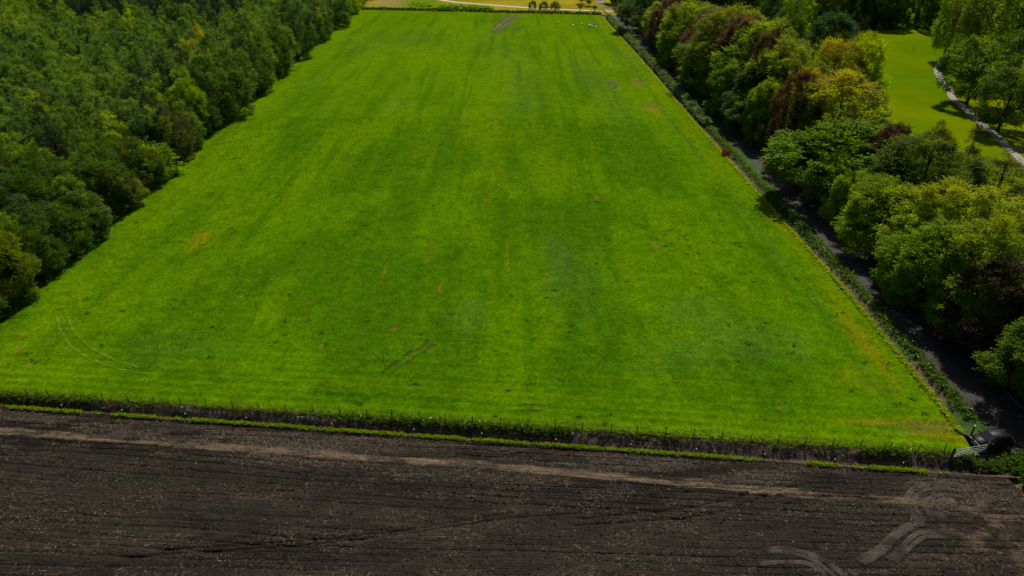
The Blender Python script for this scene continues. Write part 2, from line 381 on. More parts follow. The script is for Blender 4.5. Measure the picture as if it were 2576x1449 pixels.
def soil_color(x, y):
    n = fbm(x*.05, y*.22, 91, 4); n2 = fbm(x*.8, y*1.6, 95, 3); q = row_q(x, y)
    a = np.array([.0200, .0164, .0138]); b = np.array([.0330, .0262, .0212]); st = np.array([.27, .185, .125]); gr = np.array([.026, .034, .014])
    k = sstep(.3, .7, n)[:, None]; c = a*(1-k)+b*k
    k = np.clip(.85*straw_amount(x, y)*(.35+n2), 0, 1)[:, None]; c = c*(1-k)+st*k
    g = (.35*sstep(.56, .75, fbm(x*.09, y*.6, 97, 3))*sstep(0, -25, x))[:, None]; c = c*(1-g)+gr*g
    dy = y-(D0[1]+DT[1]*(x-D0[0])/DT[0]); k = (.5*np.exp(-((dy+2.6)/.8)**2))[:, None]; c = c*(1-k)+np.array([.045, .033, .027])*k
    return c*(.72+.56*n2)[:, None]
RUTS = [np.array([at(512+u/5.031, 360+v/5.031, -.1) for u, v in pl]) for pl in (
    [(300, 830), (600, 812), (900, 792), (1100, 752), (1250, 692), (1400, 640), (1520, 612)], [(330, 800), (620, 770), (900, 742), (1080, 705), (1200, 665), (1330, 630)],
    [(-1980, 990), (-1400, 955), (-950, 920), (-560, 872), (0, 792), (330, 770)], [(-1800, 955), (-1300, 925), (-900, 895), (-500, 850), (0, 765)], [(1300, 678), (1500, 686), (1700, 690), (1900, 702)])]
def ruts(x, y):
    r = 0*x
    for P in RUTS:
        o = np.argsort(P[:, 0]); dy = y-np.interp(x, P[o, 0], P[o, 1]); ok = (x > P[:, 0].min()) & (x < P[:, 0].max())
        r = r+.13*np.exp(-(dy/.11)**2)*ok
    return r
def soil_z(x, y):
    q = row_q(x, y)
    w = fbm(x*.06, y*.4, 99, 3)
    fq = np.mod(q/.74+w*1.1, 1.0)-.5; fq2 = np.mod(q/2.22+w*.35, 1.0)-.5
    z = -.095*np.exp(-(fq/.11)**2)*sstep(.30, .62, fbm(x*.05, y*.6, 101, 3))-ruts(x, y)+.016*np.sin(q*2*math.pi/.245+w*16)*sstep(.3, .6, fbm(x*.2, y*.8, 102, 3))
    z += .13*(fbm(x*2.3, y*3.4, 103, 3)-.5)+.10*(fbm(x*.35, y*1.0, 107, 3)-.5)
    dy = y-np.interp(x, STRAWBAND[:, 0], STRAWBAND[:, 1]); z += .14*np.exp(-(dy/.7)**2)*np.where(x < 30, 1, 0)*(.5+fbm(x*.8, y*1.2, 109, 3))
    return -.16+z
us = np.linspace(0, 1, 420); vs = np.linspace(0, 1, 560)**0.97
U, Vv = np.meshgrid(us, vs)
SX = -78+(44.3+78)*U
yn = D0[1]+DT[1]*(SX-D0[0])/DT[0]-dw((SX-D0[0])/DT[0])-.02
SY = 20+(yn-20)*Vv
tilled = sheet('tilled_field', SX, SY, soil_z(SX.ravel(), SY.ravel()).reshape(SX.shape), soil_color(SX.ravel(), SY.ravel()), M['soil'])
far_x = [(-300, -78.0)]
sheet('tilled_field_outer', *np.meshgrid(np.array([-300, -77.9]), np.array([-60., 66.])), np.full((2, 2), -.2), np.full((2, 2, 3), .02), M['soil'])
sheet('tilled_field_near', *np.meshgrid(np.array([-77.95, 44.2]), np.array([-60., 20.05])), np.full((2, 2), -.2), np.full((2, 2, 3), .02), M['soil'])

# --- woodland floor, verge, road, lawn, far meadow
yy = np.concatenate([np.arange(-60, 60, 6), np.linspace(60, 340, 60), [420, 700, 1500]])
uu = np.linspace(0, 1, 14)
YY, UU = np.meshgrid(yy, uu, indexing='ij')
yl = np.clip(YY, 66, 330)
sel = yy >= 60
FX = -700+(xl(yl)+.3+700)*UU**.35
sheet('woodland_floor', FX[sel], np.maximum(YY, 58.5)[sel], -.02+0*FX[sel]+.0*FX[sel], None, M['litter'])

def verge_col(x, y):
    n = fbm(x*.8, y*.5, 121, 4); c = np.repeat(np.array([[.040, .085, .010]]), x.size, 0)
    e = x-edge_right(y)
    k = (sstep(1.3, .3, np.abs(e-.55))*sstep(.30, .6, fbm(x*.2, y*.12, 123, 3))*.85)[:, None]; c = c*(1-k)+np.array([.17, .105, .075])*k
    return c*(.6+.8*n)[:, None]
vy = np.concatenate([np.arange(-60, 20, 8), np.arange(20, 330, .7)]); vu = np.array([0, .10, .2, .32, .45, .6, .75, .9, 1.0])
VY, VU = np.meshgrid(vy, vu, indexing='ij')
ex = edge_right(VY)-.06; rx = roadx(VY)-RW+.25
VX = ex+(rx-ex)*VU
prof = np.interp(VU, vu, [.03, -.12, -.32, -.36, -.18, .02, .06, .03, -.01])
gate_flat = np.exp(-((VY-48.0)/3.0)**4)
VZ = prof*(1-gate_flat)+.0*gate_flat+(fbm(VX*1.5, VY*1.5, 127, 3)-.5)*.12*(VU < .95)-.16*sstep(47, 45.5, VY)*(VU < .5)
verge = sheet('verge', VX, VY, VZ, verge_col(VX.ravel(), VY.ravel()), M['bank'])

def ribbon(name, pts, w, z, mat, kind='structure', step=1.5, jit=0.0, parent=None, col=None):
    P = [np.array(p, float) for p in pts]
    # smooth (Catmull-Rom)
    out = []
    for i in range(len(P)-1):
        p0, p1, p2, p3 = P[max(i-1, 0)], P[i], P[i+1], P[min(i+2, len(P)-1)]
        n = max(2, int(np.linalg.norm(p2-p1)/step))
        for k in range(n):
            t = k/n; out.append(.5*((2*p1)+(-p0+p2)*t+(2*p0-5*p1+4*p2-p3)*t*t+(-p0+3*p1-3*p2+p3)*t**3))
    out.append(P[-1]); C = np.array(out)
    T = np.gradient(C, axis=0); T /= np.linalg.norm(T, axis=1)[:, None]+1e-9; Nn = np.stack([-T[:, 1], T[:, 0]], 1)
    ww = w if np.ndim(w) else np.full(len(C), w)
    cols = np.linspace(-.5, .5, 5)
    X = np.stack([C[:, 0]+Nn[:, 0]*ww*(c+jit*(vnoise(C[:, 0]*.9+c*9, C[:, 1]*.9, 7)-.5)) for c in cols], 1)
    Y = np.stack([C[:, 1]+Nn[:, 1]*ww*(c+jit*(vnoise(C[:, 0]*.9+c*9, C[:, 1]*.9, 7)-.5)) for c in cols], 1)
    Z = np.full_like(X, z)
    cc = None if col is None else np.repeat(np.array(col)[None], X.size, 0)
    o = sheet(name, X, Y, Z, cc, mat, kind=None if parent else kind)
    if parent is not None: o.parent = parent
    return o, C
road, _ = ribbon('road', ROADC, 2*RW, .012, M['asphalt'], step=3)
kerbpts = [(x+RW+.12, y) for x, y in ROADC]
kb, _ = ribbon('road_edging', kerbpts, .16, .05, M['kerb'], parent=road, step=3)

def lawn_col(x, y):
    n = fbm(x*.05, y*.03, 131, 4); n2 = fbm(x*.5, y*.3, 135, 3)
    a = np.array([.092, .165, .001]); b = np.array([.150, .195, .001]); k = sstep(.35, .65, n)[:, None]
    c = a*(1-k)+b*k
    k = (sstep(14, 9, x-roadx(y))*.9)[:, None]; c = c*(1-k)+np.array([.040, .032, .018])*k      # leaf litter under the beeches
    return c*(.85+.3*n2)[:, None]
ly = np.concatenate([np.arange(-60, 30, 10), np.arange(30, 345, 2.5)]); lu = np.linspace(0, 1, 60)
LY, LU = np.meshgrid(ly, lu, indexing='ij')
LX = roadx(LY)+RW-.1+500*LU**1.7
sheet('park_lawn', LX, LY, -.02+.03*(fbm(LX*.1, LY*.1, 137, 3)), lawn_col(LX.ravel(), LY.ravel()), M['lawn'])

def mead_col(x, y):
    n = fbm(x*.03, y*.03, 141, 4); n2 = fbm(x*.3, y*.3, 145, 3)
    a = np.array([.24, .215, .010]); b = np.array([.30, .255, .020]); k = sstep(.35, .65, n)[:, None]
    c = a*(1-k)+b*k
    ox, oy = a2(985, 8); k = np.exp(-(((x-ox)/9)**2+((y-oy)/14)**2))[:, None]*.9; c = c*(1-k)+np.array([.30, .21, .10])*k
    ox, oy = a2(1060, 10); k = np.clip(np.exp(-(((x-ox)/12)**2+((y-oy)/22)**2))[:, None]*1.0, 0, 1); c = c*(1-k)+np.array([.10, .19, .006])*k
    ox, oy = a2(1370, 29); k = np.clip(np.exp(-(((x-ox)/28)**2+((y-oy)/3.5)**2))[:, None]*.8, 0, 1); c = c*(1-k)+np.array([.24, .155, .075])*k
    return c*(.8+.4*n2)[:, None]
mx = np.linspace(0, 1, 90); my = np.concatenate([np.linspace(0, 1, 60)*120, [160, 300, 900, 2500]])
MU, MYv = np.meshgrid(mx, my)
MX = -90+140*MU+(MU-.5)*np.maximum(MYv-120, 0)*.0
MY = np.maximum(yfar(MX), 300)+MYv-.1
sheet('meadow', MX, MY, -.015+.05*fbm(MX*.2, MY*.2, 149, 3), mead_col(MX.ravel(), MY.ravel()), M['lawn'])
MX2 = np.array([[45., 1200], [45, 1200]]); MY2 = np.array([[341., 341], [2500, 2500]])
sheet('far_ground', MX2, MY2, np.full((2, 2), -.03), np.full((2, 2, 3), (.06, .09, .01)), M['lawn'])

# pale paths
ribbon('sandy_path', [a2(1000, -22), a2(1080, -6), a2(1140, 4), a2(1220, 11), a2(1330, 19), a2(1450, 25), a2(1530, 27.5), a2(1570, 28), a2(1640, 31)], 2.6, .03, M['sand'], step=2)
PARKPATH = [at(*p) for p in ((978, 48), (960, 57), (946, 62), (938.5, 66.5), (937.5, 72), (942, 80), (948, 88), (953, 98), (963, 107), (980, 122), (1000, 140), (1016, 155), (1034, 172), (1060, 196))]
M['gravel'] = simple('grey_gravel_path', (.27, .24, .215), (.20, .18, .16), 1.5, .9, .1, .3, .02)
ribbon('park_path', PARKPATH, 1.7, .035, M['gravel'], step=2)
# stop line across the road's far end
x0 = roadx(352.0); sl = MB().box((x0-.2, 352.0, .022), (4.2, .7, .006)); so = sl.build('road_marking', M['line'], road)

# tyre tracks over the tilled field
def lug_track(pts, w, par):
    P = [np.array(p, float) for p in pts]; out = []
    for i in range(len(P)-1):
        p0, p1, p2, p3 = P[max(i-1, 0)], P[i], P[i+1], P[min(i+2, len(P)-1)]
        n = max(3, int(np.linalg.norm(p2-p1)/.13))
        for k in range(n):
            t = k/n; out.append(.5*((2*p1)+(-p0+p2)*t+(2*p0-5*p1+4*p2-p3)*t*t+(-p0+3*p1-3*p2+p3)*t**3))
    C = np.array(out); T = np.gradient(C, axis=0); T /= np.linalg.norm(T, axis=1)[:, None]+1e-9; Nn = np.stack([-T[:, 1], T[:, 0]], 1)
    n = len(C); Vs = []; Fs = []; Cs = []; b = 0
    fade = np.sin(np.linspace(0, 1, n)*math.pi).clip(0)**.4
    cols = np.linspace(-.5, .5, 9); prof = np.array([0, .75, 1, .55, .9, .55, 1, .75, 0])     # soil pressed flat, a little smoother under the lugs
    wv = w*(.75+.35*vnoise(np.arange(n)*.12, np.zeros(n), 5))
    X = C[:, :1]+Nn[:, :1]*wv[:, None]*cols; Y = C[:, 1:]+Nn[:, 1:]*wv[:, None]*cols
    Z = soil_z(X.ravel(), Y.ravel()).reshape(X.shape)*.45-.042+np.array([-.03, -.004, .004, -.006, .002, -.006, .004, -.004, -.03])
    k = (np.tile(prof, n)*sstep(.22, .66, fbm(X.ravel()*1.1, Y.ravel()*1.1, 151, 4))*np.repeat(fade, 9))[:, None]
    Cs.append(soil_color(X.ravel(), Y.ravel())*(1-k)+np.array([.108, .092, .080])*k)
    Vs.append(np.stack([X.ravel(), Y.ravel(), Z.ravel()], 1)); Fs.append(gridF(n, 9))
    V = np.concatenate(Vs); F = np.concatenate(Fs); p = V[F[0]]
    if np.cross(p[1]-p[0], p[2]-p[0])[2] < 0: F = F[:, ::-1]
    o = mobj('tyre_track', mesh_np('tyre_track', V, F, colors=np.concatenate(Cs)), M['soil'], par)
for pts, w in (([(2090, 850), (1950, 800), (1800, 808), (1705, 850), (1665, 910), (1682, 990), (1740, 1060), (1792, 1098)], .62),
               ([(2040, 862), (1920, 835), (1800, 850), (1725, 895), (1718, 960), (1760, 1030), (1800, 1075)], .45),
               ([(2070, 905), (1950, 885), (1850, 895), (1785, 935), (1800, 990), (1850, 1045)], .55),
               ([(1990, 935), (1900, 922), (1840, 950), (1835, 990)], .4),
               ([(1790, 1076), (1700, 1088), (1600, 1132), (1500, 1232), (1400, 1303), (1320, 1348)], .62),
               ([(1720, 1105), (1620, 1160), (1535, 1245), (1440, 1318), (1350, 1362)], .5),
               ([(1870, 1142), (1750, 1150), (1680, 1192), (1620, 1262), (1530, 1340)], .55),
               ([(1895, 1172), (1780, 1182), (1705, 1232), (1640, 1295), (1570, 1350)], .5),
               ([(640, 1272), (800, 1257), (950, 1282), (1080, 1332), (1180, 1402), (1260, 1470)], .62),
               ([(620, 1290), (790, 1278), (930, 1303), (1050, 1355), (1130, 1420), (1180, 1470)], .45),
               ([(640, 1362), (850, 1347), (980, 1362), (1060, 1402), (1110, 1460)], .55)):
    lug_track(zq(pts), w, tilled)
# wheel marks in the grass
def grass_track(pts, w, c1, par, name='wheel_mark'):
    P = np.array([a2(*p) for p in pts]); L = np.r_[0, np.cumsum(np.linalg.norm(np.diff(P, axis=0), axis=1))]
    s = np.arange(0, L[-1], .22); C = np.stack([np.interp(s, L, P[:, 0]), np.interp(s, L, P[:, 1])], 1)
    for _ in range(6): C[1:-1] = (C[:-2]+C[2:]+2*C[1:-1])/4
    T = np.gradient(C, axis=0); T /= np.linalg.norm(T, axis=1)[:, None]; Nn = np.stack([-T[:, 1], T[:, 0]], 1)
    ww = w*(.45+.9*vnoise(s*.8, s*0, 3))
    cols = np.linspace(-.5, .5, 5); X = C[:, :1]+Nn[:, :1]*ww[:, None]*cols; Y = C[:, 1:]+Nn[:, 1:]*ww[:, None]*cols
    Z = pasture_z(X.ravel(), Y.ravel()).reshape(X.shape)+np.array([.012, .03, .035, .03, .012])+.03*(vnoise(X*4, Y*4, 5)-.3)
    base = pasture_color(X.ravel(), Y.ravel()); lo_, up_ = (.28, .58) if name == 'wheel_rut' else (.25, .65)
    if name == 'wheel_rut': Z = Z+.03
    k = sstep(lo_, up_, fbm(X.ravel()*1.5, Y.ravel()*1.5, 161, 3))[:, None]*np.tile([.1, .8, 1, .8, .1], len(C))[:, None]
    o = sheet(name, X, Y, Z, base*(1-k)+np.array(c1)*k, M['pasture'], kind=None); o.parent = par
PALE = (.115, .215, .022)
grass_track([(138, 785), (150, 830), (175, 870), (225, 905), (300, 930), (370, 944)], .38, PALE, pasture)
grass_track([(165, 790), (185, 835), (225, 875), (290, 908), (350, 927)], .38, PALE, pasture)
grass_track([(960, 938), (1000, 908), (1040, 880), (1078, 855)], .62, (.045, .035, .014), pasture, 'wheel_rut')
grass_track([(985, 938), (1020, 912), (1060, 886), (1098, 862)], .58, (.055, .042, .016), pasture, 'wheel_rut')
grass_track([(1238, 78), (1255, 65), (1275, 50), (1290, 42)], 1.2, (.22, .18, .17), pasture, 'wheel_rut')
grass_track([(1252, 76), (1268, 64), (1285, 54)], .9, (.20, .16, .15), pasture, 'wheel_rut')
grass_track([(1296, 76), (1308, 69), (1322, 66)], .8, (.05, .06, .02), pasture, 'wheel_rut')

# ------------------------------------------------------------------ foliage generator
def unit(a): return a/(np.linalg.norm(a, axis=-1, keepdims=True)+1e-9)
def leaves_from_sprays(rng, P, A, Nrm, L, K, ll, lw, width, h):
    """sprays: origin P, axis A, plane normal Nrm, length L -> leaf quads"""
    n = len(P); S = unit(np.cross(A, Nrm)); Nn = unit(np.cross(S, A))
    sv = rng.random(n)
    k = np.arange(K); fr = (k+.5)/K; sg = np.where(k % 2, 1., -1.)
    pos = P[:, None]+A[:, None]*(L[:, None, None]*fr[None, :, None])+S[:, None]*(sg*width*(1-.55*fr))[None, :, None]*L[:, None, None]
    pos = pos+rng.normal(0, .05, pos.shape)*L[:, None, None]
    ld = unit(A[:, None]*.75+S[:, None]*(sg*.65)[None, :, None]+rng.normal(0, .22, pos.shape))
    ln = unit(Nn[:, None]+rng.normal(0, .28, pos.shape)); ls = unit(np.cross(ld, ln))
    a = ll*(.7+.6*rng.random((n, K, 1))); b = lw*(.7+.6*rng.random((n, K, 1)))
    q = np.stack([pos-ld*a*.5, pos+ls*b*.5, pos+ld*a*.5, pos-ls*b*.5], 2).reshape(-1, 3)
    v = np.repeat(np.clip(sv[:, None]*.7+rng.random((n, K))*.3, 0, 1).ravel(), 4)
    hh = np.repeat(np.repeat(h, K), 4)
    F = np.arange(len(q)).reshape(-1, 4)
    return q, F, v, hh

PROF = {
    'beech': lambda f: np.where(f > .38, np.sqrt(np.clip(1-((f-.38)/.62)**2, 0, 1)), .80+.20*f/.38),
    'oak':   lambda f: np.sqrt(np.clip(1-((f-.48)/.52)**2, 0, 1))**.8,
    'ash':   lambda f: np.clip(np.sin(np.pi*np.clip(f*.93+.07, 0, 1)**.72), 0, 1)**.62,
    'birch': lambda f: np.clip(np.sin(np.pi*np.clip(f*.92+.08, 0, 1)**.62), 0, 1)**.75,
    'pine':  lambda f: np.clip(1-f, 0, 1)**.75*.9+.08,
    'bush':  lambda f: np.sqrt(np.clip(1-f**2, 0, 1)),
}
def crown_mesh(name, seed, shape, H, R, zb, nlobe, lobe_r, nspray, K, L, ll, lw, droop, up=.75, inner=.12, wob=.18, width=.32, cs=8, cj=.42):
    rng = np.random.default_rng(seed); pf = PROF[shape]
    f = (np.arange(nlobe)+.5)/nlobe; f = np.clip(f+rng.normal(0, .04, nlobe), .02, .97)
    ang = np.arange(nlobe)*2.39996+rng.normal(0, .35, nlobe)
    wobv = 1+wob*np.sin(ang*2+rng.random()*6)+rng.normal(0, wob*.6, nlobe)
    lr = lobe_r*(.75+.55*rng.random(nlobe))*np.clip(pf(f)*1.25, .45, 1)
    rr = np.clip(R*pf(f)*wobv-lr*.62, 0, None)
    C = np.stack([rr*np.cos(ang), rr*np.sin(ang), zb+(H-zb)*f*.97-lr*.25], 1)
    w = lr**2; w = w/w.sum()
    ncl = nspray//cs; n0 = int(ncl*2.6); li = rng.choice(nlobe, n0, p=w)
    d = unit(rng.normal(0, 1, (n0, 3)))
    outw = C[li]-np.array([0, 0, zb+(H-zb)*.40]); outw = unit(outw)
    flip = (d*outw).sum(1) < -.25; d[flip] = -d[flip]
    P = C[li]+d*(lr[li]*rng.uniform(.72, 1.04, n0))[:, None]*np.array([1, 1, .88])
    # hidden inside another lobe?
    inside = np.zeros(n0, bool)
    for j in range(nlobe):
        dd = np.linalg.norm(P-C[j], axis=1) < lr[j]*.74; dd &= li != j; inside |= dd
    keep = (~inside) | (rng.random(n0) < inner); keep &= P[:, 2] > max(.25, zb*.7)
    P, d = np.repeat(P[keep][:ncl], cs, 0), np.repeat(d[keep][:ncl], cs, 0)
    jt = rng.normal(0, cj, P.shape); jt -= d*(jt*d).sum(1, keepdims=True)*.55; P = P+jt; d = unit(d+jt*.5/cj*.6)   # boughs: sprays stand in bunches
    oh = unit(P*np.array([1, 1, 0.])); n = len(P)
    A = unit(d*.75+oh*.55+np.array([0, 0, 1.])*rng.normal(-droop, .25, n)[:, None]+rng.normal(0, .2, (n, 3)))
    Nn = unit(d*1.0+np.array([0, 0, up])+rng.normal(0, .18, (n, 3)))
    Ls = L*(.65+.7*rng.random(n))
    q, F, v, hh = leaves_from_sprays(rng, P-A*(Ls*.35)[:, None], A, Nn, Ls, K, ll, lw, width, np.clip((P[:, 2]/H-.55)/.4, 0, 1))
    me = mesh_np(name, q, F, {'v': v, 'h': hh}); me.materials.append(M['leaf'])
    return me, C, lr
def trunk_mesh(name, seed, H, r0, C, mat, nl=9, lean=0.0, top=.85):
    rng = np.random.default_rng(seed+500); mb = MB()
    n = 8; pts = []; rad = []
    for i in range(n):
        f = i/(n-1); pts.append((lean*f*H+rng.normal(0, .012)*H*f, rng.normal(0, .012)*H*f, -.3+f*H*top)); rad.append(r0*(1.35 if i == 0 else 1)*(1-.86*f))
    mb.tube(pts, rad, 8)
    idx = rng.permutation(len(C))[:nl]
    for j in idx:
        e = Vector(C[j]); f0 = max(.16, min(.8, (e.z/H)*.62)); k = f0*(n-1); i = int(k)
        s = Vector(pts[i]).lerp(Vector(pts[min(i+1, n-1)]), k-i); m = s.lerp(e, .5)+Vector((0, 0, .06*H))
        rb = r0*.42*(1-.5*f0); mb.tube([s, s.lerp(m, .6), m.lerp(e, .4), e], [rb, rb*.75, rb*.5, rb*.15], 5)
    me = mb.mesh(name, True); me.materials.append(mat); return me

PROTO = {}
def proto(kind, seeds, H, R, zb, nlobe, lobe_r, nspray, K, L, ll, lw, droop, bark='bark', r0=.3, nl=9, shape=None, **kw):
    PROTO[kind] = []
    for s in seeds:
        cm, C, lr = crown_mesh(kind+'_crown', s, shape or kind, H, R, zb, nlobe, lobe_r, nspray, K, L, ll, lw, droop, **kw)
        tm = trunk_mesh(kind+'_trunk', s, H, r0, C, M[bark], nl)
        PROTO[kind].append((cm, tm, H, R))
proto('beech', range(11, 19), 16, 5.6, .5, 36, 2.35, 4000, 11, 1.05, .32, .17, .05, r0=.36, up=.5, cs=11, cj=.46, inner=.06)
proto('oak', range(21, 25), 13, 5.2, 3.2, 30, 1.9, 1500, 11, 1.2, .36, .22, .12, r0=.30, nl=14, inner=.2)
proto('ash', range(31, 37), 16, 4.6, .6, 34, 1.9, 2500, 9, .95, .30, .16, -.05, r0=.22, wob=.24, inner=.06, up=.25, cs=8, cj=.38)
proto('birch', range(41, 49), 13, 2.9, 1.0, 13, 1.65, 1300, 8, .62, .25, .14, -.10, bark='birchbark', r0=.13, wob=.22, inner=.0, up=.35, cs=9, cj=.34)
proto('pine', range(51, 54), 14, 3.0, 2.0, 34, 1.15, 1300, 10, .8, .30, .07, .05, r0=.2, wob=.3)
proto('bush', range(61, 65), 3.0, 1.9, .1, 20, .85, 600, 9, .6, .24, .15, .10, r0=.07, nl=6)

def tree(name, kind, i, x, y, H, R, color, label, cat='tree', group=None, rz=None, z=0.0, tint=0.0, lean=0.0, trunk=True):
    cm, tm, H0, R0 = PROTO[kind][i % len(PROTO[kind])]
    e = empty(name, (x, y, z), random.random()*6.28 if rz is None else rz, (R/R0, R/R0, H/H0))
    if lean: e.rotation_euler = (0, lean, 0)
    if trunk: link(bpy.data.objects.new('trunk', tm), e)
    c = link(bpy.data.objects.new('crown', cm), e); c.color = (*color, tint)
    tag(e, label, cat, group); return e
def place(px, ptop, wpx, Y, off=0.0):
    """crown seen at column px with its top at row ptop and wpx wide, standing Y metres ahead -> x, height, radius"""
    dyv = (288.0-ptop)/FPX; dirz, diry = -SP+dyv*CP, CP+dyv*SP
    z = CAMH+dirz/diry*Y; D = Y*CP+(CAMH-z*.55)*SP
    return (px-512)*D/FPX, z, wpx*D/FPX/2

# leaf colours
YG = (.225, .305, .008); GR = (.148, .232, .012); DG = (.074, .130, .014); OL = (.155, .195, .010); OR = (.40, .22, .008); PU = (.115, .058, .068); DP = (.066, .036, .038)
GG = (.098, .158, .040); BG = (.062, .118, .038); BR = (.115, .120, .040); PN = (.020, .036, .020); LG = (.205, .290, .010)

# ------------------------------------------------------------------ beech row and trees right of the road
Zx = lambda u: 600+.1646*u
Zy = lambda v: .1646*v
Z5x = lambda u: 724+.161*u
Z5y = lambda v: 166.7+.161*v
ROW = [  # name, kind, px, ptop, wpx, Y, colour, tint, label
 ('beech_tree', 'beech', Zx(230), -12, 36, 270, BG, 0, 'dark blue-green beech at the far end of the roadside row'),
 ('beech_tree', 'beech', Zx(330), -22, 34, 292, BG, 0, 'dark green beech behind the far end of the roadside row, beside the junction'),
 ('copper_beech_tree', 'beech', Zx(425), Zy(-5), 36, 243, PU, 0, 'purple copper beech farthest along the roadside row'),
 ('beech_tree', 'beech', Zx(560), Zy(0), 52, 216, YG, .15, 'domed yellow-green beech beside the farthest copper beech of the roadside row'),
 ('copper_beech_tree', 'beech', Zx(690), Zy(50), 44, 203, PU, 0, 'purple beech showing as a narrow band between two yellow-green domes, far roadside row'),
 ('beech_tree', 'beech', Zx(790), Zy(32), 66, 182, OL, .20, 'broad olive beech whose dome holds a purple crown on its right flank'),
 ('copper_beech_tree', 'beech', Zx(850), Zy(115), 42, 177, PU, 0, 'purple copper beech surrounded by green crowns, upper middle of the roadside row'),
 ('beech_tree', 'beech', Zx(990), Zy(110), 70, 166, GR, .25, 'big green beech with yellowish top in front of two purple crowns'),
 ('copper_beech_tree', 'beech', Zx(1010), Zy(215), 44, 159, DP, 0, 'very dark purple beech shaded below the green dome, upper roadside row'),
 ('beech_tree', 'beech', Zx(1390), Zy(75), 54, 178, BG, .0, 'blue-green beech standing behind the row near the dark wood'),
 ('beech_tree', 'beech', Zx(1130), Zy(238), 62, 147, LG, .30, 'light green beech with jagged left side over the road, middle of row'),
 ('beech_tree', 'beech', Zx(905), Zy(480), 38, 139, GR, .20, 'lower green beech bough mass reaching over the road, below the light green beech'),
 ('beech_tree', 'beech', Zx(1410), Zy(228), 48, 152, OL, .75, 'orange-tipped round beech beside the bright lawn'),
 ('beech_tree', 'beech', Zx(1590), Zy(200), 42, 156, YG, .25, 'yellow-green beech at the lawn edge with dark underside'),
 ('beech_tree', 'beech', Zx(1235), Zy(415), 34, 136, OR, .8, 'small orange beech crown above a dark purple beech'),
 ('copper_beech_tree', 'beech', Zx(1180), Zy(445), 44, 131, DP, 0, 'dark purple beech wedged beside the largest orange-topped beech'),
 ('beech_tree', 'beech', Zx(1450), Zy(440), 88, 124, LG, .70, 'largest beech of the row, green with orange-yellow top'),
 ('beech_tree', 'beech', Zx(1640), Zy(560), 36, 128, GR, .2, 'green beech on the lawn side of the largest orange-topped beech'),
 ('beech_tree', 'beech', Zx(1130), Zy(790), 28, 121, YG, .1, 'narrow yellow-green beech at the kerb in front of the largest beech'),
 ('beech_tree', 'beech', Zx(1440), Zy(1030), 34, 98, LG, .0, 'low light green beech at the kerb below the bright green maple'),
 ('beech_tree', 'beech', Zx(1290), Zy(930), 34, 107, GR, .0, 'green beech at the kerb in front of the bright green maple'),
 ('maple_tree', 'oak', Zx(1440), Zy(770), 84, 109, (.110, .190, .006), .0, 'bright green broad maple in the middle of the roadside row'),
 ('copper_beech_tree', 'beech', Zx(1760), Zy(775), 50, 112, DP, 0, 'dark purple beech behind the bright green maple'),
 ('beech_tree', 'beech', Zx(1960), Zy(830), 88, 98, DG, .15, 'wide dark green beech right of the bright green maple'),
 ('beech_tree', 'beech', Zx(2020), Zy(755), 34, 111, OL, .1, 'small olive beech at the lawn edge behind the wide dark green one'),
 ('pine_tree', 'pine', Zx(2230), Zy(750), 32, 106, PN, 0, 'pointed dark pine against the lawn, left of the path'),
 ('pine_tree', 'pine', Zx(2440), Zy(880), 52, 98, (.030, .026, .018), 0, 'brownish dark pine overlapping the end of the pale path'),
 ('pine_tree', 'pine', Zx(2300), Zy(950), 36, 97, (.024, .022, .018), 0, 'low dark pine beside the brownish pine, above the yellow-green beech'),
 ('beech_tree', 'beech', Z5x(800), Z5y(75), 56, 90, LG, .1, 'light green beech leaning over the road below the bright green maple'),
 ('copper_beech_tree', 'beech', Z5x(1130), Z5y(150), 40, 86, DP, 0, 'dark purple beech glimpsed between light green and yellow-green beeches'),
 ('beech_tree', 'beech', Z5x(1450), Z5y(110), 90, 80, YG, .45, 'broad yellow-green beech with orange tips at the upper right'),
 ('beech_tree', 'beech', Z5x(1080), Z5y(340), 66, 74, GR, .1, 'green beech with boughs low over the road, near part of row'),
 ('beech_tree', 'beech', Z5x(1660), Z5y(320), 74, 69, YG, .25, 'yellow beech above the near dark purple beech, by the right picture edge'),
 ('beech_tree', 'beech', Z5x(1340), Z5y(640), 38, 64.5, YG, .1, 'slim yellow-green beech standing alone at the near kerb'),
 ('copper_beech_tree', 'beech', Z5x(1720), Z5y(590), 76, 64, DP, 0, 'near dark purple copper beech by the right picture edge'),
 ('copper_beech_tree', 'beech', Z5x(1560), Z5y(1010), 26, 58, DP, 0, 'low purple beech sapling at the kerb under the near copper beech'),
]
for i, (nm, kd, px, pt, w, Y, col, tint, lab) in enumerate(ROW):
    if 'copper' in nm and Y > 100: Y -= 5; pt -= 3
    x, H, R = place(px, pt, w, Y)
    x = max(x, float(roadx(Y))+RW+1.3) if kd != 'pine' else x
    tree(nm, kd, i, x, Y, max(H, 3.2), R*(.98 if 'copper' in nm else 1.24 if x < float(roadx(Y))+RW+5 else 1.04), col, lab, 'tree', 'trees of the roadside beech row', tint=tint)

tree('beech_tree', 'beech', 3, 53.6, 53.0, 10.5, 5.2, (.095, .155, .010), 'nearest green beech at the right picture edge', 'tree', 'trees of the roadside beech row')
tree('copper_beech_tree', 'beech', 5, 57.5, 58.5, 10.5, 4.6, DP, 'dark purple beech just behind the nearest green beech', 'tree', 'trees of the roadside beech row')
tree('beech_tree', 'beech', 1, 54.5, 45.0, 10.0, 4.8, GR, 'green beech mostly past the right picture edge', 'tree', 'trees of the roadside beech row')
